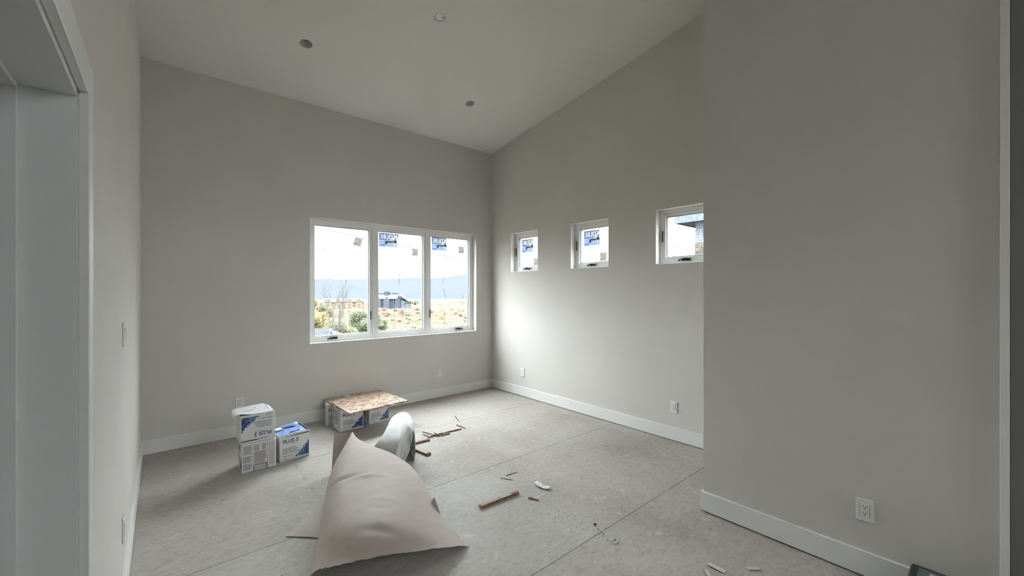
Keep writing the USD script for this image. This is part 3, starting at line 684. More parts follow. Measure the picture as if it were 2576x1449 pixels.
# the lower layer that sticks out at the left
low = [[at_z(719, 1349, .004), at_z(760, 1350, .006), at_z(830, 1354, .006)], [at_z(745, 1325, .006), at_z(775, 1318, .020), at_z(835, 1320, .012)], [at_z(782, 1292, .008), at_z(796, 1286, .016), at_z(838, 1290, .012)], [at_z(812, 1262, .006), at_z(822, 1256, .008), at_z(842, 1250, .010)]]
part(bp, 'lower_layer', sheet(low, 24, 24, .0014, rumple(.003, 18, 8)), M_paper, smooth=60)
# the back of the sheet standing up behind
bk = [[at_z(834, 1190, .012), at_z(850, 1186, .016), at_z(872, 1178, .02)], [at_z(837, 1140, .14), at_z(852, 1136, .15), at_z(872, 1132, .15)], [at_z(841, 1092, .270), at_z(858, 1090, .288), at_z(884, 1088, .303)]]
part(bp, 'raised_back', sheet(bk, 24, 24, .0014, rumple(.002, 14, 2)), M_paper, 'raised back flap', smooth=60)

M_wpaper = mat2('white_plastic_sheet', (0.70, 0.71, 0.695), (0.77, 0.775, 0.76), 8, rough=0.65, bump=0.08, bscale=18, bdist=.006)
wr = [[(962, 1100, .300), (972, 1078, .335), (985, 1054, .365), (1003, 1041, .378), (1022, 1041, .372), (1034, 1058, .345), (1037, 1085, .305)],
      [(950, 1112, .265), (965, 1092, .315), (983, 1068, .355), (1003, 1056, .372), (1021, 1056, .362), (1033, 1074, .325), (1037, 1100, .270)],
      [(938, 1124, .215), (958, 1112, .275), (982, 1098, .310), (1003, 1090, .330), (1016, 1086, .322), (1026, 1098, .270), (1034, 1116, .210)],
      [(926, 1136, .150), (950, 1134, .210), (980, 1128, .240), (1000, 1122, .262), (1010, 1118, .250), (1018, 1126, .190), (1030, 1132, .140)],
      [(918, 1150, .070), (945, 1156, .110), (975, 1158, .120), (996, 1155, .120), (1006, 1150, .110), (1012, 1150, .085), (1024, 1148, .060)],
      [(915, 1160, .012), (945, 1170, .010), (975, 1176, .008), (996, 1174, .006), (1006, 1166, .004), (1014, 1164, .003), (1020, 1160, .003)]]
wtop = np.array([[at_z(*q) for q in r] for r in wr])
bk1 = wtop[0] + np.array([FX, FY, 0]) * .07 + [0, 0, -.03]
bk2 = wtop[0] * [1, 1, 0] + np.array([FX, FY, 0]) * .11 + np.array([0, 0, .15])
bk3 = wtop[0] * [1, 1, 0] + np.array([FX, FY, 0]) * .09 + np.array([0, 0, .004])
wctrl = np.concatenate([bk3[None], bk2[None], bk1[None], wtop], 0)
wp = solo('plastic_sheet', sheet(wctrl, 70, 70, .0014, lambda P, u, v: .007 * (meshkit.fbm(P * 11, 3, 11) - .5) * 2 + .004 * np.sin(v[None, :] * 4.6 + .8 * np.sin(u[:, None])) * np.clip((u[:, None] - 3.3) / 2.5, 0, 1) * np.clip(8.1 - u[:, None], 0, 1) - .013 * np.exp(-((v[None, :] - 4.45 + .12 * (u[:, None] - 6)) / .22) ** 2) * np.clip((u[:, None] - 4.2) / 1.2, 0, 1)), M_wpaper, 'crumpled white plastic sheet standing in a hump behind the brown paper', 'plastic sheet', smooth=60)

# ------------------------------------------------------------------ wood scraps and litter
M_wood = mat2('reddish_wood', (0.17, 0.085, 0.055), (0.33, 0.20, 0.14), 40, rough=0.7, stretch=(1, 1, 1))
M_wood_l = mat2('pale_wood', (0.40, 0.31, 0.24), (0.50, 0.40, 0.32), 30, rough=0.7)
M_wood_d = mat2('dark_splinter_wood', (0.10, 0.055, 0.04), (0.20, 0.12, 0.09), 50, rough=0.75)
def stick(a, b, w, h, z=0.001, seed=0, taper=1.0, n=9, rag=.15):
    """A sawn or split stick between two floor points, with uneven broken ends."""
    rng = np.random.default_rng(seed); a, b = np.array(a[:2]), np.array(b[:2]); L = np.linalg.norm(b - a); d = (b - a) / L; nn = np.array([-d[1], d[0]])
    V = []; F = []
    for i, t in enumerate(np.linspace(0, 1, n)):
        ww = w * (1 - (1 - taper) * t) * (1 + rag * rng.uniform(-.5, .5)); hh = h * (1 - (1 - taper) * .6 * t) * (1 + rag * rng.uniform(-.3, .3))
        for (sx, sz) in ((-1, 0), (1, 0), (1, 1), (-1, 1)):
            tt = t + (rag * .06 * rng.uniform(-1, 1) if i in (0, n - 1) else 0)
            p = a + d * L * tt + nn * sx * ww / 2; V.append((p[0], p[1], z + sz * hh))
    for i in range(n - 1):
        for k in range(4):
            a0, a1, b0, b1 = i * 4 + k, i * 4 + (k + 1) % 4, i * 4 + 4 + k, i * 4 + 4 + (k + 1) % 4
            F += [(a0, a1, b1), (a0, b1, b0)]
    e = (n - 1) * 4
    F += [(0, 2, 1), (0, 3, 2), (e, e + 1, e + 2), (e, e + 2, e + 3)]
    m = trimesh.Trimesh(V, F, process=False); m.fix_normals(); return m
M_sliver = mat('grey_sliver_wood', (0.36, 0.34, 0.30), 0.8)
FZ = lambda px, py: at_z(px, py, 0)
t = thing('wood_stick', 'long reddish brown wood stick lying alone right of the brown paper', 'wood scrap')
a_, b_ = FZ(1207, 1279), FZ(1303, 1242)
part(t, 'stick', stick(a_, b_, .026, .019, seed=1), M_wood)
part(t, 'pale_face', stick(a_ * .985 + b_ * .015, a_ * .2 + b_ * .8, .019, .0012, z=.0192, seed=2), M_wood_l, 'paler split top face')
t = thing('wood_plank', 'short thick plank scrap with a pale top beside the plastic sheet', 'wood scrap')
a_, b_ = FZ(1036, 1128), FZ(1079, 1146)
part(t, 'plank', stick(a_, b_, .050, .020, seed=3, rag=.06), M_wood_d); part(t, 'pale_face', stick(a_, a_ * .08 + b_ * .92, .040, .0012, z=.0205, seed=4, rag=.06), M_wood_l, 'pale top face')
solo('wood_strip', stick(FZ(1040, 1118), FZ(1080, 1108), .030, .016, seed=5), M_wood, 'short brown wood strip between the plank scrap and the splinter pile', 'wood scrap')
pile = [((1063, 1090), (1098, 1099), .010, .008, .012, M_wood_d, 'dark thin splinter crossing the pile at its left'), ((1076, 1102), (1130, 1084), .018, .008, .001, M_wood, 'longest reddish splinter of the pile'), ((1085, 1098), (1160, 1080), .022, .006, .010, M_wood_l, 'pale broad splinter on top of the pile'),
        ((1100, 1098), (1132, 1092), .022, .010, .001, M_wood_d, 'dark chunky splinter at the right of the pile'), ((1120, 1088), (1161, 1080), .016, .006, .002, M_wood, 'pointed reddish splinter reaching out right of the pile'), ((1064, 1094), (1090, 1103), .008, .006, .001, M_wood, 'thin splinter at the lower left of the pile'), ((1092, 1094), (1114, 1104), .007, .006, .020, M_wood_d, 'short dark splinter lying on the front of the pile')]
for i, (p, q, w_, h_, z_, m_, lab) in enumerate(pile):
    solo('wood_splinter', stick(FZ(*p), FZ(*q), w_, h_, z=z_, seed=20 + i, taper=.5), m_, lab, 'wood splinter')
for i, (p, q, w_, h_, m_, lab) in enumerate([((1145, 1048), (1155, 1062), .008, .006, M_wood_d, 'thin splinter standing apart, farthest toward the room corner'), ((1149, 1070), (1171, 1079), .012, .008, M_wood_d, 'grey-brown splinter just beyond the pile'), ((1330, 1253), (1355, 1260), .012, .007, M_wood, 'small reddish splinter right of the long stick'),
        ((1273, 1197), (1302, 1188), .005, .004, M_wood_d, 'thin dark sliver left of the white wrapper'), ((1260, 1203), (1290, 1208), .006, .005, M_sliver, 'pale thin sliver left of the white wrapper'), ((1503, 1329), (1520, 1345), .007, .005, M_sliver, 'pale wooden sliver across the near floor seam')]):
    solo('wood_splinter', stick(FZ(*p), FZ(*q), w_, h_, seed=40 + i, taper=.6), m_, lab, 'wood splinter')
M_wrap = mat2('white_wrapper', (0.45, 0.47, 0.48), (0.86, 0.88, 0.88), 60, rough=0.3, spec=.6)
wp_ = [[at_z(1344, 1214, .004), at_z(1353, 1223, .012), at_z(1366, 1229, .006), at_z(1378, 1231, .010)], [at_z(1351, 1210, .006), at_z(1362, 1216, .018), at_z(1373, 1222, .010), at_z(1386, 1223, .016)]]
solo('wrapper', sheet(wp_, 10, 30, .0008, lambda P, u, v: .006 * (meshkit.fbm(P * 45, 3, 6) - .5) * 2 + .003), M_wrap, 'crinkled white wrapper lying on the open floor', 'wrapper', smooth=30)
cr = at_z(1545, 1362)
ringm = sheet([[cr + [.026 * math.cos(t_), .018 * math.sin(t_) + z_ * .4, z_] for t_ in np.linspace(0, 2 * math.pi * .98, 16)] for z_ in (.001, .009)], 4, 40, .0015)
solo('paper_ring', ringm, M_st_white, 'small white paper ring by the near floor seam', 'scrap', smooth=60)
m = trimesh.creation.icosphere(2, .0085); m.apply_scale([1.3, .9, .7]); p = at_z(1497, 1321); m.apply_translation([p[0], p[1], .0062])
solo('dark_pebble', m, M_slot, 'small black lump beside the pale sliver on the seam', 'debris', smooth=40)
def curl(px, py, s, seed):
    rng = np.random.default_rng(seed); c = at_z(px, py); a = rng.uniform(0, 3); d = np.array([math.cos(a), math.sin(a), 0]); n = np.array([-d[1], d[0], 0])
    return sheet([[c + d * s * (x) + n * s * .35 * y + np.array([0, 0, .003 + s * .12 * abs(y) * (1 - .5 * abs(x))]) for y in (-1, 0, 1)] for x in (-1, -.3, .4, 1)], 10, 8, .0012)
M_flake = mat('paper_flake', (0.60, 0.55, 0.47), 0.7)
for px, py, s, sd, lab in [(1802, 1430, .045, 1, 'curled tan paper flake at the bottom edge before the partition'), (1780, 1444, .030, 2, 'lower of two tan flakes at the bottom edge'), (1895, 1432, .035, 5, 'flat tan flake at the bottom edge near the baseboard')]:
    solo('paper_flake', curl(px, py, s, sd), M_flake, lab, 'paper flake', smooth=50)
# crumbs nobody would count
M_dirt = mat('dirt', (0.09, 0.08, 0.07), 0.9)
rng = np.random.default_rng(7)
keep_off = [Polygon([(p[0], p[1]) for r in (top, wtop, np.array(low)) for q in r for p in q]).convex_hull.buffer(.02), sbox(.48, 4.04, 1.10, 4.45), sbox(1.37, 4.5, 2.15, 5.15)]
free = lambda x, y: not any(k.contains(Point(x, y)) for k in keep_off)
cr_d, cr_w = [], []
def crumb(x, y, s):
    m = trimesh.creation.icosahedron(); m.apply_scale([s * rng.uniform(.6, 1.6), s * rng.uniform(.6, 1.2), s * rng.uniform(.25, .5)])
    m = rotz(m, rng.uniform(0, 360), (x, y, s * .3)); return m
for _ in range(420):
    x, y = rng.uniform(XC + .1, XB - .1), rng.uniform(.9, YA - .1)
    if (x > XD - .05 and y < YD + .1) or not free(x, y): continue
    cr_d.append(crumb(x, y, rng.uniform(.0010, .0032)))
for line, n, sp in [(((1258, 1033), (1425, 1094)), 90, .03), (((1398, 1287), (1549, 1360)), 90, .05), (((742, 1171), (801, 1249)), 50, .012), (((1320, 1245), (1400, 1300)), 40, .05), (((1480, 1330), (1600, 1400)), 40, .12)]:
    a_, b_ = FZ(*line[0]), FZ(*line[1])
    for _ in range(n):
        p = a_ + (b_ - a_) * rng.random(); x, y = p[0] + rng.normal(0, sp), p[1] + rng.normal(0, sp)
        if free(x, y): cr_d.append(crumb(x, y, rng.uniform(.0010, .0036)))
for _ in range(150):
    x, y = rng.uniform(XC + .1, XB - .1), rng.uniform(.9, YA - .1)
    if (x > XD - .05 and y < YD + .1) or not free(x, y): continue
    cr_w.append(crumb(x, y, rng.uniform(.0015, .0045)))
solo('dirt_crumbs', cat_(cr_d), M_dirt, 'dark dirt crumbs scattered all over the subfloor', 'dirt', kind='stuff')
solo('plaster_crumbs', cat_(cr_w), M_wrap, 'white plaster crumbs scattered all over the subfloor', 'dirt', kind='stuff')

# dark box leaning at the near baseboard
M_dgreen = mat('dark_green_plastic', (0.012, 0.022, 0.020), 0.35)
M_dgrey = mat('worn_grey_print', (0.10, 0.12, 0.115), 0.5)
t = thing('dark_case', 'dark green-black case against the baseboard at the bottom edge', 'case', (XD - BT - .10, .245, 0.0))
case = rbx(-.09, .098, -.36, .0, .001, .168, .006)
part(t, 'body', case, M_dgreen)
part(t, 'lid', rbx(-.085, .095, -.355, -.005, .166, .174, .003), M_dgreen)
part(t, 'grey_label', bx(-.06, .075, -.30, -.03, .1735, .1748), M_dgrey, 'worn grey label')
part(t, 'white_print', cat_([bx(.02, .05, -.09, -.07, .1745, .1755), bx(.01, .03, -.13, -.11, .1745, .1755), bx(-.03, .0, -.2, -.1, .1745, .1755)]), M_clight)

# ------------------------------------------------------------------ the valley outside
def zg(r): return np.interp(r, [0, 14, 30, 60, 150, 300, 600, 1100, 1700, 9000], [-3.2, -3.4, -4.6, -7.4, -13, -18.5, -25, -29, -60, -70])
E_terrain = usdkit.material(stage, '/World/Looks/autumn_field', {
    'g': ('geometry', {}), 'm': ('mapping', {'scale': (1, 1, 0)}),
    'n1': ('noise_texture', {'scale': .035, 'detail': 5.0}), 'n2': ('noise_texture', {'scale': .35, 'detail': 5.0, 'roughness': .7}),
    'r1': ('rgb_ramp', {'ramp': [(.30, (.042, .046, .031)), (.42, (.066, .060, .040)), (.50, (.080, .063, .040)), (.58, (.074, .056, .048)), (.70, (.084, .077, .064))]}),
    'r2': ('rgb_ramp', {'ramp': [(.32, (.40, .40, .40)), (.55, (.80, .80, .80)), (.75, (1.15, 1.15, 1.12))]}),
    'x': ('mix', {'mix_type': 'multiply', 'fac': 1.0}), 'p': ('diffuse_bsdf', {})},
    [('g.position', 'm.vector'), ('m.vector', 'n1.vector'), ('m.vector', 'n2.vector'), ('n1.fac', 'r1.fac'), ('n2.fac', 'r2.fac'), ('r1.color', 'x.color1'), ('r2.color', 'x.color2'), ('x.color', 'p.color')], surface='p.BSDF')
EXT = 0.36                                   # outdoor colours darkened below their real tones to suit the bright exposure
dim = lambda c, k=1.0: tuple(x * EXT * k for x in c)
def dmat(name, c, c2=None, scale=.2):
    c = dim(c); c2 = c2 and dim(c2)
    if c2 is None: return usdkit.material(stage, f'/World/Looks/{name}', {'p': ('diffuse_bsdf', {'color': c})}, surface='p.BSDF')
    return usdkit.material(stage, f'/World/Looks/{name}', {'g': ('geometry', {}), 'n': ('noise_texture', {'scale': scale, 'detail': 4.0}), 'r': ('rgb_ramp', {'ramp': [(.35, c), (.65, c2)]}), 'p': ('diffuse_bsdf', {})},
                           [('g.position', 'n.vector'), ('n.fac', 'r.fac'), ('r.color', 'p.color')], surface='p.BSDF')
def grid_mesh(xs, ys, zf):
    X, Y = np.meshgrid(xs, ys, indexing='ij'); Z = zf(X, Y); n, k = X.shape; idx = np.arange(n * k).reshape(n, k)
    q = np.stack([idx[:-1, :-1], idx[1:, :-1], idx[1:, 1:], idx[:-1, 1:]], -1).reshape(-1, 4)
    return trimesh.Trimesh(np.stack([X, Y, Z], -1).reshape(-1, 3), np.vstack([q[:, [0, 1, 2]], q[:, [0, 2, 3]]]), process=False)
s_ = np.sinh(np.linspace(-5.2, 5.2, 190)) * 22
def zf(X, Y):
    r = np.hypot(X, Y); p = np.stack([X, Y, 0 * X], -1)
    return zg(r) + (meshkit.fbm(p * .05, 4, 1) - .5) * np.clip(r * .03, .3, 3.2) + (meshkit.fbm(p * .4, 2, 3) - .5) * .6
gr = thing('ground', 'autumn scrub field falling away below the house', 'ground', kind='structure')
part(gr, 'terrain', grid_mesh(s_, s_, zf), E_terrain, smooth=True)
# hills far across the valley
E_hill = dmat('haze_painted_hill', (.100, .112, .124), (.108, .120, .132), .0012)  # distance haze is painted in as a pale blue hill colour
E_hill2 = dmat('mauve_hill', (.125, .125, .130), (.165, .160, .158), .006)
def ridge(name, label, b0, b1, D, hfun, depth, base, material, n=120):
    """A ridge along compass bearings b0..b1 (degrees right of +Y) at distance D."""
    bs = np.radians(np.linspace(b0, b1, n)); rows = []
    for k, (dd, hh) in enumerate(((-depth, 0), (-depth * .6, .45), (-depth * .25, .82), (0, 1.0), (depth * .6, .6))):
        r_ = []
        for b in bs:
            x, y = math.sin(b), math.cos(b); h = base + (hfun(math.degrees(b)) - base) * hh
            j = (meshkit.fbm(np.array([x * 14, y * 14, k * 3.1]), 4, 5) - .5) * depth * .35 * (hh < 1)
            r_.append(((D + dd + j) * x, (D + dd + j) * y, h))
        rows.append(r_)
    P = np.array(rows); a, b = P.shape[:2]; idx = np.arange(a * b).reshape(a, b)
    q = np.stack([idx[:-1, :-1], idx[:-1, 1:], idx[1:, 1:], idx[1:, :-1]], -1).reshape(-1, 4)
    m = trimesh.Trimesh(P.reshape(-1, 3), np.vstack([q[:, [0, 1, 2]], q[:, [0, 2, 3]]]), process=False)
    solo(name, m, material, label, 'hill', smooth=True)
def hb(px): r = ray(px, 700); return math.degrees(math.atan2(r[0], r[1]))
ks = [(hb(px), EYE + (HORIZON - py) / FOCAL_PX * 5200 * (1 / math.hypot(1, (px - CX) / FOCAL_PX))) for px, py in [(300, 706), (800, 702), (850, 703), (920, 703), (960, 702), (1005, 701), (1030, 698), (1060, 700), (1090, 700), (1130, 697), (1165, 691), (1230, 684), (1330, 678), (1500, 690)]]
hx, hz = np.array(ks).T
ridge('hill', 'long ridge with pale blue haze painted in across the valley in the wide window', -15, 62, 5200, lambda b: float(np.interp(b, hx, hz)) + 10 * (float(meshkit.fbm(np.array([b * 1.3, 0, 0]), 4, 2)) - .5), 1500, -75, E_hill, 200)
ks2 = [(hb(px), EYE + (HORIZON - py) / FOCAL_PX * 1500 * (1 / math.hypot(1, (px - CX) / FOCAL_PX))) for px, py in [(1560, 690), (1640, 664), (1688, 645), (1715, 634), (1728, 629), (1745, 638), (1800, 610), (1900, 560)]]
hx2, hz2 = np.array(ks2).T
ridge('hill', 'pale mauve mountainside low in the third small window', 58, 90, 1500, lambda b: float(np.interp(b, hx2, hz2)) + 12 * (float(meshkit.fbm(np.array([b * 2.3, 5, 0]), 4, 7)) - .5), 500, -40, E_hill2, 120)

def ext(px, py, d): return at_d(px, py, d)
def oriented(origin, deg):
    """Local x right along the facade, y away from the viewer, z up, at a real place with a real heading."""
    return lambda m: rotz(m, deg, origin)
# half-built wooden building
E_ply = dmat('raw_plywood', (.50, .375, .235), (.56, .43, .28), .4)
E_ply_d = dmat('raw_plywood_roof', (.54, .42, .28), (.58, .46, .32), .3)
E_hole = dmat('dark_opening', (.13, .085, .06))
E_hole_g = dmat('window_grey', (.04, .05, .07))
D = 520.0; p = ext(862, 760, D); zb = float(zg(math.hypot(p[0], p[1]))) - 1
O = oriented((p[0], p[1], zb), math.degrees(YAW) - 90 + 24)
ww = t = thing('building', 'half-built raw plywood building with gabled bays, seen in the left pane', 'building')
ztop = ext(862, 753, D)[2] - zb; wl = 50.0
part(t, 'wall', O(bx(-wl / 2, wl / 2, 0, 14, 0, ztop - 3.2)), E_ply)
part(t, 'roof', O(hull([(-wl / 2 - 1, -1, ztop - 3.2), (wl / 2 + 1, -1, ztop - 3.2), (-wl / 2 - 1, 15, ztop - 3.2), (wl / 2 + 1, 15, ztop - 3.2), (-wl / 2 + 2, 7, ztop + .8), (wl / 2 - 2, 7, ztop + .8)])), E_ply_d)
for gx in (-17, -4.5, 8, 19.5):
    part(t, 'gabled_bay', O(hull([(gx - 3.6, -1.8, 0), (gx + 3.6, -1.8, 0), (gx - 3.6, 1, 0), (gx + 3.6, 1, 0), (gx - 3.6, -1.8, ztop - 3.6), (gx + 3.6, -1.8, ztop - 3.6), (gx, -1.8, ztop - .6), (gx, 6, ztop - .6), (gx - 3.6, 4, ztop - 3.6), (gx + 3.6, 4, ztop - 3.6)])), E_ply)
    for sx in (-1, 1):
        part(t, 'gable_edge', O(hull([(gx + sx * 4.3, -2.4, ztop - 4.3), (gx + sx * 4.3, -2.4, ztop - 3.7), (gx, -2.4, ztop - .5), (gx, -2.4, ztop + .1), (gx + sx * 4.3, -1.8, ztop - 4.3), (gx + sx * 4.3, -1.8, ztop - 3.7), (gx, 5, ztop - .5), (gx, 5, ztop + .1)])), E_hole)
    for zz in (ztop - 3.4, ztop - 6.6, ztop - 9.6):
        for sx in (-1.1, 1.1):
            part(t, 'window', O(bx(gx + sx - .75, gx + sx + .75, -1.95, -1.7, zz - 1.6, zz)), E_hole)
for gx in (-23, -11.5, 1.5, 13.7, 23.7):
    for zz in (ztop - 4.2, ztop - 7.2, ztop - 10.2):
        for sx in (-.9, .9): part(t, 'window', O(bx(gx + sx - .5, gx + sx + .5, -.15, .05, zz - 1.7, zz)), E_hole)
# grey hotel with a lantern tower
E_hg = dmat('hotel_siding', (.13, .145, .18), (.23, .25, .28), .22)
E_hr = dmat('hotel_roof', (.19, .215, .245))
E_hd = dmat('hotel_dark', (.135, .15, .185))
D = 600.0; p = ext(992, 760, D); zb = float(zg(math.hypot(p[0], p[1]))) - 1
O = oriented((p[0], p[1], zb), math.degrees(YAW) - 90 + 8)
t = thing('building', 'long slate grey hotel with a hipped roof and square lantern tower', 'building')
u = D / FOCAL_PX
zr = ext(992, 739, D)[2] - zb; ze = ext(992, 752, D)[2] - zb
part(t, 'wall', O(bx(-62 * u, 26 * u, 0, 20, 0, ze)), E_hg)
part(t, 'roof', O(hull([(-64 * u, -2, ze), (28 * u, -2, ze), (-64 * u, 22, ze), (28 * u, 22, ze), (-60 * u, 10, zr), (6 * u, 10, zr)])), E_hr)
part(t, 'ridge_cap', O(bx(-56 * u, -10 * u, 8.5, 11.5, zr - .5, zr + .8)), E_hd)
part(t, 'ridge_cap', O(bx(-8 * u, 8 * u, 8.5, 11.5, zr + .2, zr + 1.4)), E_hd)
for gx, hw_ in ((-40, 9), (-18, 9), (10, 8)):
    part(t, 'gabled_bay', O(hull([(gx * u - hw_ * u * .8, -3, 0), (gx * u + hw_ * u * .8, -3, 0), (gx * u - hw_ * u * .8, 3, 0), (gx * u + hw_ * u * .8, 3, 0), (gx * u - hw_ * u * .8, -3, ze - 1), (gx * u + hw_ * u * .8, -3, ze - 1), (gx * u, -3, ze + 3.4), (gx * u, 7, ze + 3.4)])), E_hd)
part(t, 'wall', O(hull([(18 * u, -6, 0), (38 * u, -6, 0), (18 * u, 14, 0), (38 * u, 14, 0), (18 * u, -6, ze - 1.5), (38 * u, -6, ze - 5), (18 * u, 14, ze - 1.5), (38 * u, 14, ze - 5)])), E_hg)
part(t, 'roof', O(hull([(10 * u, -8, zr - 1.2), (12 * u, -8, zr - .2), (40 * u, -8, ze - 5.2), (40 * u, -8, ze - 4.2), (10 * u, 16, zr - 1.2), (12 * u, 16, zr - .2), (40 * u, 16, ze - 5.2), (40 * u, 16, ze - 4.2)])), E_hr)
zt1 = ext(972, 736.5, D)[2] - zb
for rx in range(-60, 26, 5):
    for k in range(4): part(t, 'window', O(bx((rx - 1.2) * u, (rx + 1.2) * u, -.25, .1, ze - 3.2 - k * 3.4, ze - 1.0 - k * 3.4)), E_hole_g)
tw = part(t, 'tower', O(bx(-25.5 * u, -14.5 * u, 6, 13, zr - 2, zt1 + .9)), E_hd, 'square lantern tower')
part(tw, 'tower_louvre', O(cat_([bx(-26.5 * u, -13.5 * u, 5.4, 13.6, zr + a, zr + a + .5) for a in (1.0, 2.4, 3.8)])), E_hr)
part(tw, 'tower_roof', O(hull([(-27 * u, 5, zr + 4.6), (-13 * u, 5, zr + 4.6), (-27 * u, 14, zr + 4.6), (-13 * u, 14, zr + 4.6), (-24.5 * u, 7, zr + 6.2), (-15.5 * u, 7, zr + 6.2), (-24.5 * u, 12, zr + 6.2), (-15.5 * u, 12, zr + 6.2)])), E_hd)
# small lavender roofed house between the trees
E_white = dmat('white_siding', (.19, .19, .19)); E_lav = dmat('lavender_shingle', (.15, .145, .17))
D = 150.0; p = ext(890, 785, D); O = oriented((p[0], p[1], p[2] - 2), math.degrees(YAW) - 90 - 10)
t = thing('building', 'small distant house with a lavender grey roof above the trees', 'house')
part(t, 'wall', O(bx(-2.2, 2.0, 0, 4, 0, 2.4)), E_white)
part(t, 'roof', O(hull([(-2.6, -.6, 2.4), (2.4, -.6, 2.4), (-2.6, 4.6, 2.4), (2.4, 4.6, 2.4), (-1.8, 2, 3.5), (1.6, 2, 3.5)])), E_lav)
for gx in (-1.3, .8): part(t, 'window', O(bx(gx - .3, gx + .3, -.06, .02, .9, 1.7)), E_hole_g)
# near neighbour's roof, low in the left pane
E_sh = dmat('grey_shingles', (.080, .090, .098), (.11, .12, .128), 6)
D = 27.0
t = thing('neighbour_house', 'grey shingled house roof with a white edged gable low in the left pane', 'house')
R0, R1 = ext(740, 826, D + 1.5), ext(839, 826, D + 1.5)
zE = ext(840, 862, D)[2]; g0, g1 = ext(833, 848, D), ext(853, 846, D)
dn = np.array([FX, FY, 0.0])
part(t, 'roof', hull([R0, R1, R0 - dn * 2.6 + [0, 0, -1.1], g0 + [0, 0, -.1] - dn * .6, R0 + dn * 3 + [0, 0, -1.5], R1 + dn * 3 + [0, 0, -1.5], R1 + [0, 0, -.5]]), E_sh)
wallp = [g0 - dn * .3, g1 - dn * .2, R1 + [0, 0, -.12], g0 + [0, 0, -3.0], g1 + [0, 0, -3.0], g0 + dn * 4 + [0, 0, -.6], g0 + dn * 4 + [0, 0, -3]]
part(t, 'wall', hull(wallp), E_hg)
for a_, b_ in ((R1 + [0, 0, .02], g0 + [0, 0, -.05]), (R1 + [0, 0, .02], g1 + [0, 0, -.05])):
    a_, b_ = a_ - dn * .45, b_ - dn * .45; d_ = (b_ - a_) / np.linalg.norm(b_ - a_)
    part(t, 'gable_trim', tube([a_, (a_ + b_) / 2, b_], .055, 4), E_white)
# trees
def leaves(c, rad, n, size, seed, squash=(1, 1, 1)):
    rng = np.random.default_rng(seed); c = np.array(c)
    blobs = c + rng.normal(0, .45, (14, 3)) * np.array(rad)
    V, F = [], []
    dirs = rng.normal(0, 1, (n, 3)); dirs /= np.linalg.norm(dirs, axis=1, keepdims=True)
    P = blobs[rng.integers(0, 14, n)] + dirs * (rng.random((n, 1)) ** .4) * np.array(rad) * .55
    A = rng.normal(0, 1, (n, 3)); A /= np.linalg.norm(A, axis=1, keepdims=True)
    B = np.cross(A, rng.normal(0, 1, (n, 3))); B /= np.linalg.norm(B, axis=1, keepdims=True)
    s = size * rng.uniform(.6, 1.4, (n, 1))
    V = np.stack([P - A * s, P + B * s * .6, P + A * s, P - B * s * .6], 1).reshape(-1, 3); i = np.arange(n)[:, None] * 4
    return trimesh.Trimesh(V, np.vstack([i + [0, 1, 2], i + [0, 2, 3]]), process=False)
def twigs(base, h, seed, depth=4, spread=.5, r0=.10, limbs=6):
    """A bare crown: a short trunk that splits into rising limbs, each forking into twigs."""
    rng = np.random.default_rng(seed); out = []
    def go(p, d, L, r, k):
        n = 4; pts = [p]
        for i in range(n):
            d = d + rng.normal(0, .09, 3); d[2] += .07; d = d / np.linalg.norm(d); pts.append(pts[-1] + d * L / n)
        out.append(tube(pts, np.linspace(r, r * .6, n + 1), 5 if k > 1 else 3, cap=False))
        if k <= 0: return
        for _ in range(rng.integers(3, 5)):
            v = d + rng.normal(0, spread, 3); v[2] = abs(v[2]) + .25; v /= np.linalg.norm(v)
            go(pts[rng.integers(1, n + 1)], v, L * rng.uniform(.45, .7), r * .55, k - 1)
    b = np.array(base, float); t_ = b + [0, 0, h * .34]
    out.append(tube([b, (b + t_) / 2 + [.05, 0, 0], t_], [r0 * 1.5, r0 * 1.3, r0 * 1.1], 8))
    for i in range(limbs):
        a = i * 2 * math.pi / limbs + rng.uniform(-.4, .4); v = np.array([math.cos(a) * spread, math.sin(a) * spread, 1.0]); v /= np.linalg.norm(v)
        go(t_ - [0, 0, h * .1 * rng.random()], v, h * .40 * rng.uniform(.8, 1.1), r0 * .75, depth - 1)
    return cat_(out)
def leafmat(name, a, b):
    a, b = dim(a, .82), dim(b, .82)
    return usdkit.material(stage, f'/World/Looks/{name}', {'g': ('geometry', {}), 'n': ('noise_texture', {'scale': 1.2, 'detail': 4.0}), 'r': ('rgb_ramp', {'ramp': [(.35, a), (.65, b)]}), 'd': ('diffuse_bsdf', {}), 't': ('translucent_bsdf', {}), 'm': ('mix_closure', {'fac': .45})},
        [('g.position', 'n.vector'), ('n.fac', 'r.fac'), ('r.color', 'd.color'), ('r.color', 't.color'), ('d.BSDF', 'm.closure1'), ('t.BSDF', 'm.closure2')], surface='m.closure')
L_yel = leafmat('yellow_leaves', (.56, .46, .22), (.70, .60, .34)); L_grn = leafmat('grey_green_leaves', (.30, .35, .22), (.46, .49, .33)); L_org = leafmat('amber_leaves', (.52, .36, .20), (.66, .52, .32))
L_pale = leafmat('pale_olive_leaves', (.40, .40, .24), (.56, .54, .36)); E_bark = dmat('pale_bark', (.21, .205, .205)); E_bark_d = dmat('grey_bark', (.24, .225, .24))
def tree(name, label, px, py, d, rpx, hpx, n, size, lm, seed):
    c = ext(px, py, d); s = d / FOCAL_PX; r = (rpx * s, rpx * s, hpx * s)
    t = thing(name, label, 'tree')
    g = float(zg(math.hypot(c[0], c[1]))) - .5
    part(t, 'trunk', tube([(c[0], c[1], g), (c[0] + .1, c[1], (g + c[2]) / 2), (c[0], c[1], c[2])], [.16, .13, .08], 8), E_bark_d)
    part(t, 'foliage', leaves(c, r, n, size, seed), lm, kind='stuff')
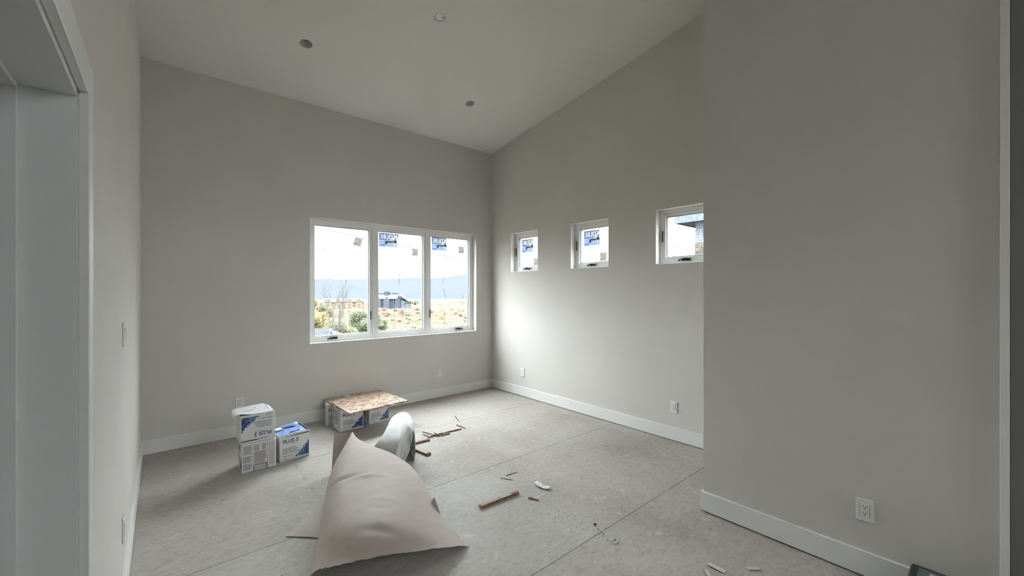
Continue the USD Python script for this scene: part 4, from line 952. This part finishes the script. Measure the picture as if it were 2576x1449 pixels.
tree('autumn_tree', 'yellow leaved tree at the far left of the left pane', 798, 806, 46, 20, 26, 12000, .075, L_yel, 1)
tree('autumn_tree', 'amber tree behind the yellow one at the pane edge', 789, 772, 60, 11, 20, 6000, .09, L_org, 2)
tree('autumn_tree', 'bright yellow-green tree reaching up beside the bare branches', 811, 786, 50, 14, 20, 7000, .075, L_pale, 3)
tree('green_tree', 'grey-green bushy tree filling the lower right of the left pane', 903, 815, 40, 32, 30, 17000, .065, L_grn, 4)
tree('green_tree', 'lower pale olive tree under the bare tree', 858, 824, 36, 34, 26, 15000, .06, L_pale, 5)
tree('green_tree', 'grey-green tree at the lower left of the middle pane', 962, 817, 70, 20, 12, 7000, .085, L_grn, 6)
b = ext(845, 838, 34); t = thing('bare_tree', 'tall bare pale branched tree rising in the left pane', 'tree')
part(t, 'branches', twigs((b[0], b[1], float(zg(math.hypot(b[0], b[1]))) - .3), 8.2, 12, depth=4, spread=.27, r0=.045), E_bark)
b = ext(862, 745, 200); t = thing('bare_tree', 'small faint bare tree right of the tall bare one', 'tree')
part(t, 'branches', twigs((b[0], b[1], b[2] - 9), 12, 5, depth=3, spread=.6, r0=.16), E_bark_d)
# conifers past the hotel
E_con = leafmat('conifer_needles', (.07, .085, .09), (.11, .13, .125))
cone0 = None
for i, (px, py, hpx) in enumerate([(1026, 764, 11), (1033, 764, 14), (1038, 764, 13), (1051, 763, 10), (1020, 765, 9)]):
    c = ext(px, py, 420); s = 420 / FOCAL_PX
    t = thing('conifer', ('dark conifer second from the hotel end', 'tallest dark conifer in the middle of the row past the hotel', 'dark conifer just right of the tallest one', 'lone short conifer farthest from the hotel', 'smallest dark conifer right against the hotel end')[i], 'tree', group='conifers past the hotel')
    part(t, 'crown', cat_([hull([(c[0] + math.cos(a) * s * 2.3 * (1 - .28 * k), c[1] + math.sin(a) * s * 2.3 * (1 - .28 * k), c[2] + s * hpx * .24 * k) for a in np.arange(7) * .9] + [(c[0], c[1], c[2] + s * hpx * (.24 * k + .42))]) for k in range(3)]), E_con)
    part(t, 'trunk', tube([(c[0], c[1], c[2] - s * 4), (c[0], c[1], c[2]), (c[0], c[1], c[2] + s)], s * .3, 6), E_bark_d)
tree('autumn_tree', 'far yellow tree among the conifers past the hotel', 1045, 761, 400, 4, 4, 500, .9, L_yel, 9)
# shrubs
shrubs = [L_grn, L_pale, L_org, leafmat('russet_leaves', (.34, .22, .18), (.46, .32, .26))]
srcs = []
rng = np.random.default_rng(21)
slabs = ['grey-green shrub', 'pale olive shrub', 'amber shrub', 'russet shrub']
for i in range(4):
    t = thing('shrub', slabs[i], 'shrub', group='shrubs dotted over the field')
    part(t, 'foliage', leaves((0, 0, .9), (1.9, 1.9, 1.0), 420, .30, 60 + i), shrubs[i], kind='stuff'); srcs.append(t)
q_ = ext(1045, 761, 400); first = [True] * 4; taken = [(q_[0], q_[1], 2.5)]
for i in range(100):
    px, d = rng.uniform(950, 1185), math.exp(rng.uniform(math.log(70), math.log(520)))
    k = int(rng.integers(0, 4)); p = ext(px, 700, d); z = float(zf(np.array([[p[0]]]), np.array([[p[1]]]))[0, 0]); sc = float(np.clip(d * .0042, .35, 1.7) * rng.uniform(.6, 1.3))
    if any(math.hypot(p[0] - a, p[1] - b) < 3.6 * (sc + c) for a, b, c in taken): continue
    taken.append((p[0], p[1], sc))
    lab = f"{'small ' if sc < .7 else 'broad ' if sc > 1.5 else ''}{slabs[k]} {'low on the near' if d < 130 else 'halfway down the' if d < 260 else 'far out on the'} field, through the {'middle' if px < 1065 else 'right'} pane"
    if first[k]:
        first[k] = False; keys(stage.GetPrimAtPath(srcs[k]), label=lab); xf = UsdGeom.Xformable(stage.GetPrimAtPath(srcs[k])); xf.ClearXformOpOrder()
        xf.AddTranslateOp(opSuffix='c').Set(Gf.Vec3d(float(p[0]), float(p[1]), z)); xf.AddRotateZOp(opSuffix='c').Set(0.0); xf.AddScaleOp(opSuffix='c').Set(Gf.Vec3f(sc))
    else: copy_of(srcs[k], (p[0], p[1], z), rng.uniform(0, 360), sc, lab)
# scrub that nobody would count
rng = np.random.default_rng(33)
def scrub(name, label, n, d0, d1, px0, px1, size, lm, seed, tone):
    rng = np.random.default_rng(seed); P = []
    D_ = np.exp(rng.uniform(math.log(d0), math.log(d1), n)); U = rng.uniform(px0, px1, n)
    X = np.array([(FX + (u_ - CX) / FOCAL_PX * RX) * d_ for u_, d_ in zip(U, D_)]); Y = np.array([(FY + (u_ - CX) / FOCAL_PX * RY) * d_ for u_, d_ in zip(U, D_)])
    keep = meshkit.fbm(np.stack([X * .03, Y * .03, 0 * X + tone * 7.7], -1), 4, 3) > .5; X, Y, D_ = X[keep], Y[keep], D_[keep]; k = len(X)
    Z = zf(X[:, None], Y[:, None])[:, 0]; s = size * D_[:, None] * rng.uniform(.5, 1.5, (k, 1))
    c = np.stack([X, Y, Z + s[:, 0] * .4], 1)
    A = rng.normal(0, 1, (k, 3)); A /= np.linalg.norm(A, axis=1, keepdims=True); B = np.cross(A, rng.normal(0, 1, (k, 3))); B /= np.linalg.norm(B, axis=1, keepdims=True)
    V = np.stack([c - A * s, c + B * s * .6, c + A * s, c - B * s * .6], 1).reshape(-1, 3); i = np.arange(k)[:, None] * 4
    part(gr, name, trimesh.Trimesh(V, np.vstack([i + [0, 1, 2], i + [0, 2, 3]]), process=False), lm, label, kind='stuff')
scrub('scrub', 'grey-green low scrub covering parts of the field', 26000, 45, 900, 760, 1290, .0016, L_grn, 1, 1)
scrub('scrub', 'ochre dry grass tufts covering the near field', 20000, 45, 300, 900, 1290, .0016, L_org, 2, 2)
scrub('scrub', 'russet and pink heath covering the middle field', 22000, 90, 700, 760, 1290, .0016, shrubs[3], 3, 3)
scrub('scrub', 'pale straw grass covering parts of the field', 26000, 45, 1000, 760, 1290, .0016, L_pale, 4, 4)
# poles and wires
E_pole = dmat('weathered_pole', (.13, .11, .10)); E_wire = dmat('dark_wire', (.16, .17, .17))
for px, y0, y1, d, lab in [(992, 764, 833, 55, 'taller thin post standing in the middle pane'), (1012, 782, 806, 90, 'fainter thin post right of the taller one'), (1117.5, 789, 816, 70, 'thin post standing in the right pane'), (1164, 741, 768, 200, 'far utility pole on the skyline in the right pane')]:
    a, b = ext(px, y1, d), ext(px, y0, d); s = d / FOCAL_PX
    t = thing('post', lab, 'post')
    part(t, 'shaft', tube([a, (a + b) / 2, b], s * .55, 8), E_pole); part(t, 'cap', bx(b[0] - s * .9, b[0] + s * .9, b[1] - s * .9, b[1] + s * .9, b[2], b[2] + s * .8), E_pole)
def wire(label, pts, d, r):
    P = [ext(px, py, d) for px, py in pts]
    solo('overhead_wire', tube(P, r, 5), E_wire, label, 'wire', smooth=60)
wire('overhead wire sloping across the wide window', [(640, 545), (787, 571), (860, 586), (940, 603), (1060, 630), (1172, 656), (1215, 667)], 22, .016)
wire('overhead wire seen in the first small window', [(1300, 628), (1335, 635), (1372, 644)], 22, .014)
wire('overhead wire seen in the second and third small windows', [(1440, 556), (1510, 575), (1600, 594), (1690, 617), (1770, 638), (1830, 655)], 30, .019)
# the house's stone faced wing seen in the third small window
E_stone = dmat('wing_stone', (.14, .17, .22), (.48, .53, .61), 38.0)
E_fascia = dmat('wing_fascia', (.13, .16, .21), (.30, .34, .42), 30.0); E_cream = dmat('wing_cream', (.21, .20, .175))
t = thing('house_wing', 'mottled blue-grey house corner and overhanging eave in the third small window', 'house')
d = 9.0
c = ext(1750, 640, d); e = ext(1712, 563, d + .2); ztopw = ext(1750, 571, d)[2]
part(t, 'wall', bx(c[0], c[0] + 4, c[1] - 3, c[1], c[2] + .25, ztopw + .2), E_stone)
part(t, 'lower_wall', bx(c[0] - .02, c[0] + 4, c[1] - 3, c[1] + .01, -3.4, c[2] + .25), E_cream)
part(t, 'soffit', hull([(e[0] - .1, e[1], e[2]), (e[0] - .1, c[1] - 3, e[2]), (c[0] + 4, e[1], e[2]), (c[0] + 4, c[1] - 3, e[2]), (e[0] - .1, e[1], e[2] + .04), (e[0] - .1, c[1] - 3, e[2] + .04), (c[0] + 4, e[1], e[2] + .04), (c[0] + 4, c[1] - 3, e[2] + .04)]), E_stone)
part(t, 'fascia', bx(e[0] - .16, e[0] - .1, c[1] - 3, e[1] + .05, e[2] - .01, e[2] + .17), E_fascia)
part(t, 'fascia', bx(e[0] - .1, c[0] + 4, e[1], e[1] + .05, e[2] - .01, e[2] + .17), E_fascia)
part(t, 'roof', hull([(e[0] - .16, e[1] + .05, e[2] + .17), (c[0] + 4, e[1] + .05, e[2] + .17), (e[0] - .16, c[1] - 3, e[2] + .17), (c[0] + 4, c[1] - 3, e[2] + .17), (e[0] + .6, c[1] - 1, e[2] + .9), (c[0] + 4, c[1] - 1, e[2] + .9)]), E_stone)
